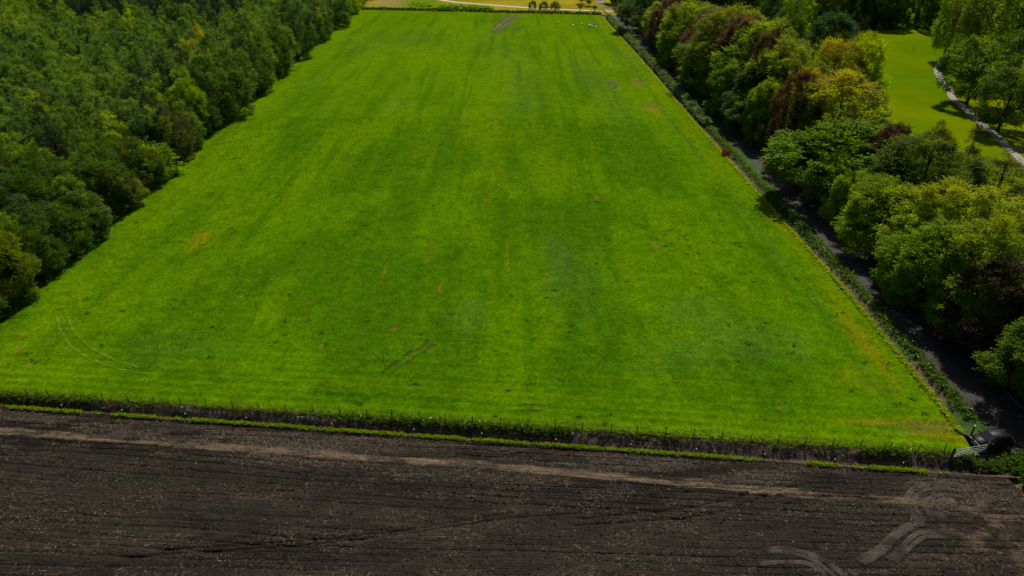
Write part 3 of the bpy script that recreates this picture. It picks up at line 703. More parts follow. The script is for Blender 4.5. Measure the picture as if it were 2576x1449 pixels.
# kerbside beeches closing the row
kerb_t = [(o.location.y, o.location.x) for o in COL.objects if o.type == 'EMPTY' and o.get('group') == 'trees of the roadside beech row']
nth = 0
for Yk in np.arange(72, 262, 8.0):
    xk = float(roadx(Yk))+RW+1.5
    if any(abs(a-Yk) < 4.6 and b < xk+2.6 for a, b in kerb_t): continue
    nth += 1; kerb_t.append((Yk, xk))
    tree('beech_tree', 'beech', nth+2, xk, Yk, 10.5+2.0*math.sin(Yk*1.7), 5.5+.5*math.sin(Yk), (GR, LG, GR, BG)[nth % 4], 'low green kerbside beech, %s such one from the near end' % ['first', 'second', 'third', 'fourth', 'fifth', 'sixth', 'seventh', 'eighth', 'ninth', 'tenth', 'eleventh', 'twelfth', 'thirteenth', 'fourteenth', 'fifteenth', 'sixteenth', 'last', 'last', 'last'][nth-1], 'tree', 'trees of the roadside beech row')

# trees of the park
PARK = [
 ('park_tree', 'oak', 978, Zy(240), 54, at(965, 104)[1], 'round park tree beside the pale path, its shadow across it', GR, .1),
 ('park_tree', 'oak', 1010, Zy(425), 56, at(1005, 131)[1], 'nearest park tree with dark trunk right of the pale path', DG, .1),
 ('park_tree', 'oak', 956, -30, 36, at(951, 61)[1], 'tall leaning park tree at the bend of the pale path', LG, .1),
 ('park_tree', 'oak', 977, -32, 34, 236, 'brownish thin-leaved tall park tree behind the path bend', BR, 0),
 ('park_tree', 'oak', 1003, -44, 52, 205, 'tall forked park tree at the upper right corner', OL, .1),
 ('park_tree', 'oak', 1030, -40, 50, 190, 'tall park tree cut by the right picture edge', GR, .1),
 ('park_tree', 'oak', 1035, 30, 50, 165, 'dark park tree cut by right edge between two nearer park trees', DG, 0),
]
for i, (nm, kd, px, pt, w, Y, lab, col, tint) in enumerate(PARK):
    x, H, R = place(px, pt, w, Y); tree(nm, kd, i+1, x, Y, H, R, col, lab, 'tree', 'park trees round the path', tint=tint, lean=.09 if 'leaning' in lab else 0)

# dark wood behind the lawn
rg = random.Random(5); k = 0
WOODROWS = [(281, 0), (291, 4), (303, 0)]
for (Y, sh) in WOODROWS:
    x = 62+sh
    while x < 26+Y*.75:
        yy_ = Y+rg.uniform(-4, 4)+max(0, (x-120))*.04; lit = rg.random()
        col = DG if lit < .55 else ((.034, .066, .014) if lit < .8 else GR)
        tree('wood_tree', ['ash', 'oak', 'beech'][k % 3], k, x+rg.uniform(-2, 2), yy_, rg.uniform(17, 23), rg.uniform(4.2, 5.6), col,
             'tall %s tree in the %s row of the shady wood beyond the lawn' % ('dark green' if lit < .55 else 'very dark' if lit < .8 else 'mid-green', {281: 'front', 291: 'middle', 303: 'back'}[Y]), 'tree', 'trees of the wood beyond the lawn')
        k += 1; x += rg.uniform(8.0, 10.5)
for j, (px, py, w, hh, col, lab) in enumerate(((Zx(1160), Zy(170), 36, 15, DG, 'dark green tree between the beech row and the lawn wood'),
        (Zx(1050), Zy(110), 30, 17, BG, 'blue-green tree behind the beech row, far side'), (Zx(1210), Zy(100), 26, 19, LG, 'bright green tree lit among the dark wood behind the row'),
        (Zx(700), 4, 34, 19, DG, 'dark tree behind the far yellow-green beech dome'), (Zx(870), 6, 36, 19, DG, 'dark tree behind the broad olive beech'))):
    x, y = at(px, py+20); R = w*.17; tree('wood_tree', 'ash', j+2, x, y+6, hh, 5.0, col, lab, 'tree')

# ------------------------------------------------------------------ wood left of the pasture
W1x = lambda u: .1426*u
W2x = lambda u: .138*u
W2y = lambda v: 133+.138*v
EDGE = [
 ('edge_tree', 'ash', W2x(110), W2y(650), 46, 74.5, OL, 'nearest woodland tree, olive, at the left picture edge'),
 ('edge_tree', 'ash', W2x(-40), W2y(640), 40, 79, DG, 'dark tree behind the nearest olive woodland tree'),
 ('edge_tree', 'ash', W2x(370), W2y(570), 38, 81, DG, 'rounded dark tree next after the nearest olive tree along the wood edge'),
 ('edge_tree', 'ash', W2x(560), W2y(500), 40, 88, DG, 'dark tree third along the wood edge from the near end'),
 ('edge_tree', 'ash', W2x(700), W2y(400), 36, 94, GG, 'grey-green tree with a pale trunk at the wood edge'),
 ('edge_tree', 'ash', W2x(900), W2y(250), 34, 103, BR, 'brownish olive tree left of the bright domed bush'),
 ('edge_tree', 'ash', W2x(960), W2y(290), 30, 106, OL, 'olive tree touching the bright domed bush'),
 ('edge_tree', 'ash', W1x(1240), 103, 32, 128, BR, 'brown-leaved tree on the wood edge above the bright domed bush'),
 ('edge_tree', 'ash', W1x(1390), 100, 30, 136, GG, 'grey-green tree right of the brown-leaved tree'),
 ('edge_tree', 'ash', W1x(1080), 116, 26, 126, BG, 'blue-green tree left of the brown-leaved tree'),
 ('edge_tree', 'ash', W1x(880), 100, 32, 130, GG, 'grey-green tree standing back between dark gaps'),
 ('edge_tree', 'ash', W1x(1330), 66, 24, 142, LG, 'small pale green crown below the twin grey-green edge trees'),
 ('edge_tree', 'ash', W1x(1440), 46, 40, 153, GG, 'left of the twin tall grey-green trees at the wood edge'),
 ('edge_tree', 'ash', W1x(1670), 28, 46, 160, GG, 'right of the twin tall grey-green trees at the wood edge'),
 ('edge_tree', 'ash', W1x(1520), 90, 30, 145, BG, 'dark skirted tree under the twin grey-green trees'),
 ('edge_tree', 'ash', W1x(1800), 9, 42, 184, GG, 'tall grey-green tree beyond the twin edge trees'),
 ('edge_tree', 'ash', W1x(1870), 34, 32, 176, BG, 'blue-green tree before the tall grey-green edge tree'),
 ('edge_tree', 'ash', W1x(2010), 7, 36, 204, GG, 'grey-green edge tree, fourth from the far field corner'),
 ('edge_tree', 'ash', W1x(2150), -6, 34, 228, BG, 'blue-green edge tree, third from the far field corner'),
 ('edge_tree', 'ash', W1x(2260), -14, 32, 254, GG, 'grey-green edge tree, second from the far field corner'),
 ('edge_tree', 'ash', W1x(2370), -18, 30, 284, BG, 'edge tree at the far field corner'),
 ('edge_tree', 'ash', W1x(2470), -10, 24, 318, LG, 'light green tree past the far field corner'),
 ('yellow_tree', 'ash', W1x(1430), 25, 24, 175, (.30, .25, .012), 'yellow-orange crown among the grey-green woodland trees'),
 ('pine_tree', 'pine', W1x(1290), 34, 18, 160, PN, 'dark pine left of the twin grey-green edge trees'),
 ('pine_tree', 'pine', W1x(1190), 50, 22, 152, PN, 'dark pine left below its neighbour, in front of the birches'),
 ('pine_tree', 'pine', W1x(1010), 66, 28, 146, (.018, .036, .020), 'broad dark pine standing before the birch plantation'),
 ('pine_tree', 'pine', W1x(1120), 62, 24, 148, PN, 'dark pine between two other pines before the birches'),
 ('pine_tree', 'pine', W1x(1060), 98, 26, 134, PN, 'low dark pine below the broad pine'),
 ('pine_tree', 'pine', W1x(390), 128, 24, 118, PN, 'small dark pine in the gap at the left'),
 ('pine_tree', 'pine', W1x(1540), 20, 16, 178, PN, 'dark pine right of the yellow-orange crown'),
]
for i, (nm, kd, px, pt, w, Y, col, lab) in enumerate(EDGE):
    x, H, R = place(px, pt-(5 if kd == 'pine' else 0), w*(1.5 if kd == 'pine' else 1), Y); x = min(x, float(xl(Y))-2.6) if kd != 'pine' else x
    tree(nm, kd, i, x, Y, max(H, 5), R*1.05, col, lab, 'tree', 'trees along the wood edge')
x, H, R = place(150, 147.5, 40, 118); tree('domed_bush', 'bush', 0, min(x, float(xl(118))-2.8), 118, max(4.6, H), 3.4, (.19, .28, .006), 'bright yellow-green domed bush bulging from the wood edge', 'bush')

occ = [(o.location.x, o.location.y, o.scale.x*4.5) for o in COL.objects if o.type == 'EMPTY']
occ = [q for q in occ if q[0] < -40]
cand = []; rg = random.Random(11)
Y = 70.0
while Y < 392:
    sp = 5.7+max(0, Y-120)*.002
    X = float(xl(min(Y, 318)))-4.2
    lim = -(512*(Y*CP+CAMH*SP-4)/FPX)-9
    while X > lim:
        jx, jy = X+rg.uniform(-1.5, 1.5), Y+rg.uniform(-1.5, 1.5)
        if all((jx-a)**2+(jy-b)**2 > (r*.50)**2 for a, b, r in occ):
            cand.append((jx, jy))
        X -= sp
    Y += sp*.95
def forest_kind(x, y):
    n = float(fbm(np.array([x*.03]), np.array([y*.02]), 201, 3)[0]); r = rg.random()
    if 109 < y < 121 and x < -74 and rg.random() < .75: return None           # ride through the wood
    if y < 116:                                                              # older mixed trees at the near end
        return ('mixed', rg.choice([DG, DG, DG, GG, GR, (.08, .115, .02)]), rg.uniform(8.5, 12.0), rg.uniform(2.9, 4.0))
    if y > 262 and -178 < x < -98 and r < .8: return ('pine', PN, rg.uniform(12, 15), rg.uniform(2.6, 3.2))
    if r < .035: return ('pine', PN, rg.uniform(9, 12), 2.4)
    if n > .54: c = (.190, .280, .020)
    elif n > .44: c = (.140, .222, .032)
    else: c = (.100, .178, .038)
    if rg.random() < .08: c = (.26, .33, .012)
    return ('birch', c, rg.uniform(8.0, 14.5), rg.uniform(2.2, 3.3))
made = []
for (x, y) in cand:
    fk = forest_kind(x, y)
    if float(fbm(np.array([x*.11]), np.array([y*.08]), 301, 2)[0]) < .27 and rg.random() < .8: continue
    if fk: made.append((x, y)+fk)
def show(m):  # how large a tree shows in the picture
    D = m[1]*CP+35*SP; px = 512+m[0]*FPX/D
    return (1 if px > -20 else .15)*m[5]/D
made.sort(key=show, reverse=True)
single, rest = made[:300], made[300:]
LAB = {'mixed': ('slender dark tree packed into the near left wood', 'trees packed into the near left wood', 'ash', 'woodland_tree'),
       'birch': ('slender leafy birch in the dense young plantation left of the pasture', 'birches of the plantation', 'birch', 'birch_tree'),
       'pine': ('dark pine scattered among the birches of the left plantation', 'pines among the birches', 'pine', 'pine_tree')}
for i, (x, y, kd, col, H, R) in enumerate(single):
    lab, grp, pk, nm = LAB[kd]
    px = 512+x*FPX/(y*CP+35*SP); zone = 'by the left picture edge' if px < 45 else ('near the wood edge' if x > float(xl(min(y, 318)))-14 else 'inside the wood')
    band = 'near end' if y < 125 else 'lower part' if y < 165 else 'middle part' if y < 215 else 'upper part'
    hue = 'yellow-green' if col[0] > .18 else 'mid-green' if col[0] > .13 else 'grey-green' if col[0] > .07 else 'dark'
    lab = {'mixed': 'slender %s tree in the %s of left wood, %s', 'birch': 'slim %s birch in the %s of the left plantation, %s', 'pine': '%s pine among birches in the %s of the wood, %s'}[kd] % (hue, band, zone)
    tree(nm, pk, i, x, y, H, R, col, lab, 'tree', grp)

def scatter(name, pts, kind, color, kindlabel):
    """one object for a mass of far trees nobody could count"""
    P = np.array([(p[0], p[1], 0) for p in pts], np.float32)
    me = bpy.data.meshes.new(name); me.vertices.add(len(P)); me.vertices.foreach_set('co', P.ravel())
    H0, R0 = PROTO[kind][0][2:]
    at1 = me.attributes.new('scl', 'FLOAT_VECTOR', 'POINT'); at1.data.foreach_set('vector', np.array([(p[5]/R0, p[5]/R0, p[4]/H0) for p in pts], np.float32).ravel())
    at2 = me.attributes.new('rot', 'FLOAT_VECTOR', 'POINT'); at2.data.foreach_set('vector', np.array([(0, 0, random.random()*6.28) for p in pts], np.float32).ravel())
    o = bpy.data.objects.new(name, me); link(o); o.color = (*color, 0)
    ng = bpy.data.node_groups.new(name, 'GeometryNodeTree')
    ng.interface.new_socket('Geometry', in_out='INPUT', socket_type='NodeSocketGeometry'); ng.interface.new_socket('Geometry', in_out='OUTPUT', socket_type='NodeSocketGeometry')
    gi, go = ng.nodes.new('NodeGroupInput'), ng.nodes.new('NodeGroupOutput')
    jn = ng.nodes.new('GeometryNodeJoinGeometry')
    srcs = [q for q in COL.objects if q.name.startswith('crown') and q.type == 'MESH']
    for cm, tm, _, _ in PROTO[kind][:5]:
        src = next(q for q in srcs if q.data == cm)
        oi = ng.nodes.new('GeometryNodeObjectInfo'); oi.transform_space = 'ORIGINAL'; oi.inputs['Object'].default_value = src; oi.inputs['As Instance'].default_value = True
        ng.links.new(oi.outputs['Geometry'], jn.inputs[0])
    ip = ng.nodes.new('GeometryNodeInstanceOnPoints'); ip.inputs['Pick Instance'].default_value = True
    for nm, sock in (('scl', 'Scale'), ('rot', 'Rotation')):
        na = ng.nodes.new('GeometryNodeInputNamedAttribute'); na.data_type = 'FLOAT_VECTOR'; na.inputs['Name'].default_value = nm
        ng.links.new(na.outputs[0], ip.inputs[sock])
    ng.links.new(gi.outputs[0], ip.inputs['Points']); ng.links.new(jn.outputs[0], ip.inputs['Instance']); ng.links.new(ip.outputs[0], go.inputs[0])
    md = o.modifiers.new('scatter', 'NODES'); md.node_group = ng
    return tag(o, kindlabel, 'trees', kind='stuff')
for kd, nm, col, lab in (('birch', 'far_birches', (.155, .240, .028), 'mass of far birch crowns filling the plantation behind the nearer ones'),
                         ('pine', 'far_pines', PN, 'dark band of far pines at the top of the left wood'),
                         ('mixed', 'far_mixed_trees', DG, 'mass of dark trees behind the near left wood')):
    pts = [m for m in rest if m[2] == kd]
    if pts: scatter(nm, pts, LAB[kd][2], col, lab)

# ------------------------------------------------------------------ low growth: verges, banks, rims (uncountable leaves)
def growth(name, line, w, hgt, dens, color, label, cat, zfun=lambda x, y: 0*x, ll=.26, lw=.14, gap=None, seed=1, K=7, L=.5, mat=None, off=0.0):
    rng = np.random.default_rng(seed); P = np.array(line, float); S = np.r_[0, np.cumsum(np.linalg.norm(np.diff(P, axis=0), axis=1))]
    n = int(S[-1]*dens); s = rng.random(n)*S[-1]
    if gap is not None: s = s[gap(s, rng)]; n = len(s)
    x, y = np.interp(s, S, P[:, 0]), np.interp(s, S, P[:, 1])
    e = .5; tx = np.interp(s+e, S, P[:, 0])-np.interp(s-e, S, P[:, 0]); ty = np.interp(s+e, S, P[:, 1])-np.interp(s-e, S, P[:, 1]); tl = np.hypot(tx, ty)+1e-9
    o = rng.normal(0, .32, n)*w+off; x, y = x-ty/tl*o, y+tx/tl*o
    cl = fbm(x*.55, y*.55, seed+3, 3); hh = hgt*(.25+1.3*cl)*np.exp(-(o-off)**2/(w*w*.55))
    z = zfun(x, y)+hh*np.sqrt(rng.random(n))
    A = unit(np.stack([rng.normal(0, .7, n), rng.normal(0, .7, n), .25+.5*rng.random(n)], 1)); Nn = unit(rng.normal(0, .45, (n, 3))+np.array([0, 0, 1.]))
    q, F, v, h = leaves_from_sprays(rng, np.stack([x, y, z], 1), A, Nn, L*(.6+.8*rng.random(n)), K, ll, lw, .3, np.zeros(n))
    me = mesh_np(name, q, F, {'v': v, 'h': h}); ob = mobj(name, me, mat or M['leaf']); ob.color = (*color, 0)
    return tag(ob, label, cat, kind='stuff')
def bankz(x, y):
    t, s = ditch_ts(x, y); return np.interp(s*DW/dw(t), ss, zz)*(1-.75*sstep(96, 98.6, t))
def dline(s0, t0=-60, t1=97): return [ditch_p(t, s0) for t in np.arange(t0, t1, 2.0)]
# growth on the pasture side bank: near-left corner, long middle stretch, clump near the gate
def bank_gap(s, rng):
    t = s-60
    d = np.where(t < 10.5, 1, np.where(t < 36, .10, np.where(t < 59, 1, np.where(t < 86, .06, np.where(t < 90.5, .9, np.where(t < 94, .12, .8))))))
    d = np.where((t > 36) & (t < 43), .55, d)
    return rng.random(len(s)) < d
growth('bank_growth', dline(.45), .60, .42, 56, (.085, .150, .012), 'leafy weeds on the pasture side of the ditch', 'weeds', bankz, gap=bank_gap, seed=3, ll=.20, lw=.11, L=.36)
growth('bank_dry_grass', dline(.35), .5, .10, 12, (.15, .11, .07), 'withered brown tufts on the bare ditch bank', 'weeds', bankz, seed=5, ll=.34, lw=.05)
def rim_gap(s, rng):
    t = s-60; n = fbm(t*.25, t*0, 77, 3)*.6+fbm(t*1.4, t*0, 79, 3)*.4; k = np.where(t < 78, (.08+.92*sstep(.34, .66, n))*sstep(79, 70, t), np.where((t > 80.5) & (t < 90), sstep(.30, .45, n), np.where((t > 90) & (t < 93.5), .5*sstep(.45, .5, n), 0)))
    return rng.random(len(s)) < k
growth('rim_grass', dline(DW+.25), .24, .10, 80, (.27, .36, .006), 'bright green grass strip on the tilled side of the ditch', 'grass', lambda x, y: -.10+0*x, gap=rim_gap, seed=7, ll=.20, lw=.05, K=6, L=.22, mat=M['grassleaf'])
growth('field_edge_grass', dline(-.45), .4, .04, 26, (.22, .33, .004), 'long yellow-green grass along the pasture fence', 'grass', lambda x, y: .06+0*x, seed=8, ll=.22, lw=.06, K=6, L=.22, mat=M['grassleaf'])
growth('gate_growth', [ditch_p(95.5, 1.6), ditch_p(97.5, 1.8), (44.8, 46.0), (45.4, 44.6)], .8, .5, 110, (.060, .115, .012), 'weeds round the foot of the field gate', 'weeds', lambda x, y: -.25+0*x, seed=9, ll=.2, lw=.12, L=.36)
# verge scrub along the road
VL = [(float(edge_right(np.array(y))+2.05), y) for y in np.arange(20, 306, 2.0) if not 45.5 < y < 51]
vg1 = [p for p in VL if p[1] < 45.6]+[(46.2, 46.6)]; vg2 = [p for p in VL if p[1] > 50]
def vz(x, y): return .0*x
def vgap(s, rng): n = fbm(s*.06, s*0, 91, 3); return rng.random(len(s)) < sstep(.22, .5, n)*.85+.15
growth('verge_growth', vg2, 1.2, .26, 30, (.080, .135, .034), 'nettles and low scrub between the pasture and the road', 'weeds', vz, gap=vgap, seed=11, ll=.24, lw=.13, L=.4)
growth('verge_growth_near', vg1, 1.9, .6, 52, (.070, .140, .014), 'dense low scrub right of the tilled field', 'weeds', vz, seed=12, ll=.26, lw=.15)
growth('verge_grass', [(float(edge_right(np.array(y))-.1), y) for y in np.arange(50, 306, 2.0)], .42, .14, 32, (.28, .36, .005), 'yellow-green grass fringe along the pasture side of the verge', 'grass', vz, seed=13, ll=.28, lw=.07, L=.3, mat=M['grassleaf'])
farv = [(float(xr(np.array(y)))+2.2, y) for y in np.arange(150, 306, 2.0)]
growth('verge_scrub_far', farv, 1.5, 1.2, 24, (.17, .21, .095), 'pale flowering scrub along the far part of the verge', 'weeds', vz, seed=14, ll=.42, lw=.24, L=.8)
# undergrowth along the wood edge and below the beeches
growth('wood_edge_growth', [(float(xl(np.array(y)))-1.7, y) for y in np.arange(66, 318, 3.0)], 1.5, 1.4, 22, (.055, .10, .014), 'dark brambles along the foot of the wood edge', 'weeds', vz, seed=15, ll=.38, lw=.22, L=.75)
growth('beech_undergrowth', [(float(roadx(np.array(y)))+RW+2.6, y) for y in np.arange(30, 300, 3.0)], 1.6, 1.0, 14, (.055, .075, .014), 'sparse undergrowth below the roadside beeches', 'weeds', vz, seed=16, ll=.36, lw=.2, L=.7)
# far fence line growth and green mound
FL = [tuple(FARL+(FARR-FARL)*f) for f in np.linspace(0, 1, 40)]
growth('far_fence_growth', FL, .8, .7, 20, (.060, .115, .010), 'dark grass line along the far fence of the pasture', 'grass', vz, seed=17, ll=.5, lw=.25, L=.8)
growth('far_mound', [a2(1105, 20), a2(1150, 21), a2(1200, 23), a2(1235, 25)], 3.4, .9, 70, (.22, .38, .020), 'green leafy mound of shrubs beside the far sandy path', 'shrubs', vz, seed=18, ll=.6, lw=.35, L=1.0)
growth('far_patch', [a2(1040, 10), a2(1080, 16)], 5.0, .45, 60, (.17, .31, .008), 'bright green weed patch beyond the far fence', 'weeds', vz, seed=19, ll=.5, lw=.2, L=.8)
# white umbels on the ditch bank and the verge
M['umbel'] = simple('white_umbels', (.62, .62, .52), (.45, .46, .38), 5, .8, .1, 0)
def umbels(name, pts, label, seed):
    rng = np.random.default_rng(seed); mb = MB()
    for x, y, z in pts:
        r = rng.uniform(.04, .085); n = 6; b = len(mb.v); tx, ty = rng.normal(0, .3, 2)
        mb.v.append((x, y, z+.03))
        for k in range(n): a = 6.283*k/n; mb.v.append((x+r*math.cos(a), y+r*math.sin(a), z+tx*r*math.cos(a)+ty*r*math.sin(a)))
        for k in range(n): mb.f.append([b, b+1+k, b+1+(k+1) % n])
    o = mb.build(name, M['umbel']); return tag(o, label, 'flowers', kind='stuff')
rn = np.random.default_rng(3); pts = []
for t in np.concatenate([rn.normal(50, 4.5, 36), rn.normal(44, 2, 6), rn.uniform(88, 91, 3)]):
    s_ = rn.uniform(-.15, .75); x, y = ditch_p(t, s_); pts.append((x, y, float(np.interp(s_, ss, zz))+rn.uniform(.35, .6)))
pts = pts[::2]
umbels('bank_umbels', pts, 'white flower heads among the weeds on the ditch bank', 4)
pts = []
for y in np.concatenate([rn.uniform(52, 140, 40), rn.uniform(140, 300, 140), rn.uniform(60, 90, 12)]): pts.append((float(xr(np.array(y)))+rn.uniform(1.0, 3.0), y, rn.uniform(.5, .9)))
umbels('verge_umbels', pts, 'white flower heads along the road verge', 5)

# grass blades over the pasture (near part dense) and straw over the tilled field
rng = np.random.default_rng(21)
def blades(name, x, y, col, zf, wd_, ht, mat, label, cat):
    n = len(x); a = rng.random(n)*6.283; z = zf(x, y); w = wd_*(.6+.8*rng.random(n)); h = ht*(.5+rng.random(n))
    ln = rng.normal(0, .55, (n, 2))*h[:, None]
    p0 = np.stack([x-np.cos(a)*w/2, y-np.sin(a)*w/2, z], 1); p1 = np.stack([x+np.cos(a)*w/2, y+np.sin(a)*w/2, z], 1)
    p2 = np.stack([x+ln[:, 0], y+ln[:, 1], z+h], 1)
    V = np.stack([p0, p1, p2], 1).reshape(-1, 3)
    o = mobj(name, mesh_np(name, V, np.arange(3*n).reshape(-1, 3), colors=np.repeat(col, 3, 0)), mat); return tag(o, label, cat, kind='stuff')
n = 150000
f = rng.random(n)**1.3; y = 47+f*110; x = xl(np.clip(y, 66, 318))-1+rng.random(n)*(xr(y)-xl(np.clip(y, 66, 318))+1)
t, s = ditch_ts(x, y); cl = fbm(x*.7, y*.7, 211, 3)
k = (s < -.05) & (x < xr(y)-.05) & (y < yfar(x)-.5) & (rng.random(n) < .25+1.1*cl); x, y, cl = x[k], y[k], cl[k]
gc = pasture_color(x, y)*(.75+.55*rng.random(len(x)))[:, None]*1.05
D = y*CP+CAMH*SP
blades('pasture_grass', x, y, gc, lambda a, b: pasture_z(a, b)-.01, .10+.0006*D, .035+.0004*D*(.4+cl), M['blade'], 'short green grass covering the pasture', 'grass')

# rough tussocks standing in the pasture
tn = 420; ty = 49+rng.random(tn)**1.5*150; tx_ = xl(np.clip(ty, 66, 318))+2+rng.random(tn)*(xr(ty)-xl(np.clip(ty, 66, 318))-4)
cx1, cy1 = a2(1790, 600); tx_ = np.r_[tx_, rng.normal(cx1, 2.6, 60)]; ty = np.r_[ty, rng.normal(cy1, 1.6, 60)]
kk = (fbm(tx_*.06, ty*.06, 231, 3) > .45) & (ditch_ts(tx_, ty)[1] < -1); tx_, ty = np.repeat(tx_[kk], 14), np.repeat(ty[kk], 14)
tn = len(tx_); sz = np.repeat(.5+rng.random(tn//14), 14)*.20
tx_, ty = tx_+rng.normal(0, 1, tn)*sz*1.3, ty+rng.normal(0, 1, tn)*sz*.8
A_ = unit(np.stack([rng.normal(0, .6, tn), rng.normal(0, .6, tn), .4+.5*rng.random(tn)], 1)); N_ = unit(rng.normal(0, .5, (tn, 3))+np.array([0, 0, 1.]))
q_, F_, v_, h_ = leaves_from_sprays(rng, np.stack([tx_, ty, pasture_z(tx_, ty)], 1), A_, N_, .17*(.6+.8*rng.random(tn)), 6, .15, .05, .3, np.zeros(tn))
tu = mobj('pasture_tussocks', mesh_np('pasture_tussocks', q_, F_, {'v': v_, 'h': h_}), M['grassleaf']); tu.color = (.060, .150, .004, 0)
tag(tu, 'darker rough tussocks dotted over the pasture', 'grass', kind='stuff')

# clods lying on the tilled soil
cn = 34000; cxx = rng.uniform(-64, 44, cn); cyy = 25+rng.random(cn)*31; t_, s_c = ditch_ts(cxx, cyy); kk = (s_c > dw(t_)+.2) & (rng.random(cn) < .25+1.1*fbm(cxx*.2, cyy*.7, 241, 3)); cxx, cyy = cxx[kk], cyy[kk]; cn = len(cxx)
base = np.array([(1, 0, 0), (-1, 0, 0), (0, 1, 0), (0, -1, 0), (0, 0, 1), (0, 0, -.6)], float)
cs_ = (.03+.075*rng.random(cn)**2.2)[:, None, None]
cv = base[None]*cs_*(.6+.8*rng.random((cn, 6, 1)))*np.array([1.25, 1, .8]); an = rng.random(cn)*6.28
cv = np.stack([cv[..., 0]*np.cos(an)[:, None]-cv[..., 1]*np.sin(an)[:, None], cv[..., 0]*np.sin(an)[:, None]+cv[..., 1]*np.cos(an)[:, None], cv[..., 2]], 2)+np.stack([cxx, cyy, soil_z(cxx, cyy)+.01], 1)[:, None]
fo = np.array([(0, 2, 4), (2, 1, 4), (1, 3, 4), (3, 0, 4), (2, 0, 5), (1, 2, 5), (3, 1, 5), (0, 3, 5)])
ccol = soil_color(cxx, cyy)*(.8+.9*rng.random(cn))[:, None]
tag(mobj('soil_clods', mesh_np('soil_clods', cv.reshape(-1, 3), (fo[None]+6*np.arange(cn)[:, None, None]).reshape(-1, 3), colors=np.repeat(ccol, 6, 0)), M['soil']), 'small dark clods strewn over the tilled field', 'soil', kind='stuff')

def straws(name, x, y, col, zf, ln, wd_, label, up=.25):
    n = len(x); a = rng.random(n)*6.283; z = zf(x, y)+.02+.03*rng.random(n)
    d = np.stack([np.cos(a), np.sin(a), rng.normal(0, up, n)], 1)*(ln*(.4+rng.random(n)))[:, None]; sd_ = np.stack([-np.sin(a), np.cos(a), rng.normal(0, .5, n)], 1)*(wd_*(.6+.8*rng.random(n)))[:, None]
    p = np.stack([x, y, z], 1); V = np.stack([p-d/2-sd_/2, p+d/2-sd_/2, p+d/2+sd_/2, p-d/2+sd_/2], 1).reshape(-1, 3)
    V[:, 2] = np.maximum(V[:, 2], np.repeat(z, 4)-.03)
    o = mobj(name, mesh_np(name, V, np.arange(4*n).reshape(-1, 4), colors=np.repeat(col, 4, 0)), M['straw']); return tag(o, label, 'straw', kind='stuff')
n = 560000; x = rng.uniform(-66, 44, n); y = 24+rng.random(n)*36
t, s = ditch_ts(x, y); am = straw_amount(x, y); cl = fbm(x*.22, y*.9, 221, 4); q = row_q(x, y); ridge = .5+.5*np.sin(q*2*math.pi/.74)
band = sstep(8.5, 4.5, s)*.75
pr = np.clip(.03+.85*am+.45*sstep(.44, .72, cl)*(.35+.65*ridge)+band*sstep(.36, .60, cl), 0, 1)*np.where(s < dw(t)+.8, .3, 1)
k = (s > dw(t)+.3) & (rng.random(n) < pr*1.0); x, y, am = x[k], y[k], am[k]
c0 = np.array([.150, .115, .085]); c1 = np.array([.36, .29, .22]); c2 = np.array([.065, .050, .040]); c3 = np.array([.10, .11, .035]); r_ = rng.random(len(x))[:, None]
sc_ = c2*(1-r_)+c0*r_; sc_ = np.where(r_ > .93, c1, sc_); sc_ = np.where((rng.random(len(x)) < .10)[:, None], c3, sc_)
sc_ = sc_*(1-.5*am[:, None])+np.array([.28, .195, .125])*.5*am[:, None]
straws('straw_litter', x, y, sc_, soil_z, .24, .020, 'pale straw and stalks littering the tilled field')

# ------------------------------------------------------------------ fences
def post_mesh(h, r, seed):
    mb = MB(); rg2 = random.Random(seed); lx, ly = rg2.uniform(-.04, .04), rg2.uniform(-.03, .03)
    mb.tube([(0, 0, -.35), (lx*.5, ly*.5, h*.5), (lx, ly, h-.04), (lx, ly, h)], [r*1.05, r, r*.95, r*.6], 7); return mb.mesh('post')
PM = [post_mesh(1.2, .042, s) for s in range(4)]
for m_ in PM: m_.materials.append(M['wood'])
def wire_fence(name, pts, label, wires=(.6, 1.0), sc=1.0, zf=lambda p: .02, meshes=PM, wr=.003, cat='fence', cap=None):
    e = empty(name, (pts[0][0], pts[0][1], 0)); O = Vector(e.location)
    tops = []
    for i, p in enumerate(pts):
        o = link(bpy.data.objects.new('post', meshes[i % len(meshes)]), e); o.location = (p[0]-O.x, p[1]-O.y, zf(p)); o.rotation_euler = (random.uniform(-.05, .05), random.uniform(-.06, .06), random.random()*6)
        s_ = sc*random.uniform(.88, 1.08); o.scale = (sc, sc, s_)
        if cap: c_ = link(bpy.data.objects.new('insulator', cap), o)
    for h in wires:
        mb = MB(); mb.tube([(p[0]-O.x, p[1]-O.y, zf(p)+h*sc) for p in pts], [wr]*len(pts), 4, False); mb.build('wire', M['wire'], e)
    return tag(e, label, cat)
fp = []
for px in (-30, 1, 28, 49, 77.5, 103, 129, 154.5, 181, 206, 233.5, 259, 286, 312.5, 339.5, 367, 392, 419.5, 446, 473, 500.5, 528, 555, 582, 610.5, 637, 665.5, 694, 722, 750, 778, 805, 832, 860, 889, 918, 944):
    py = 395+(456-395)*px/975; x, y = at(px, py); t, s = ditch_ts(x, y); x, y = ditch_xy(t, -.05); fp.append((x, y))
wire_fence('pasture_fence', fp, 'wire fence on thin dark posts along the near edge of the pasture')
CM = MB().tube([(0, 0, .62), (0, 0, .66), (0, 0, .74), (0, 0, .76)], [.03, .05, .05, .02], 6).mesh('insulator'); CM.materials.append(M['white'])
SMs = [MB().tube([(0, 0, -.2), (0, 0, .35), (.01, 0, .68)], [.028, .026, .022], 6).mesh('stake')]; SMs[0].materials.append(M['wood'])
sp_ = []
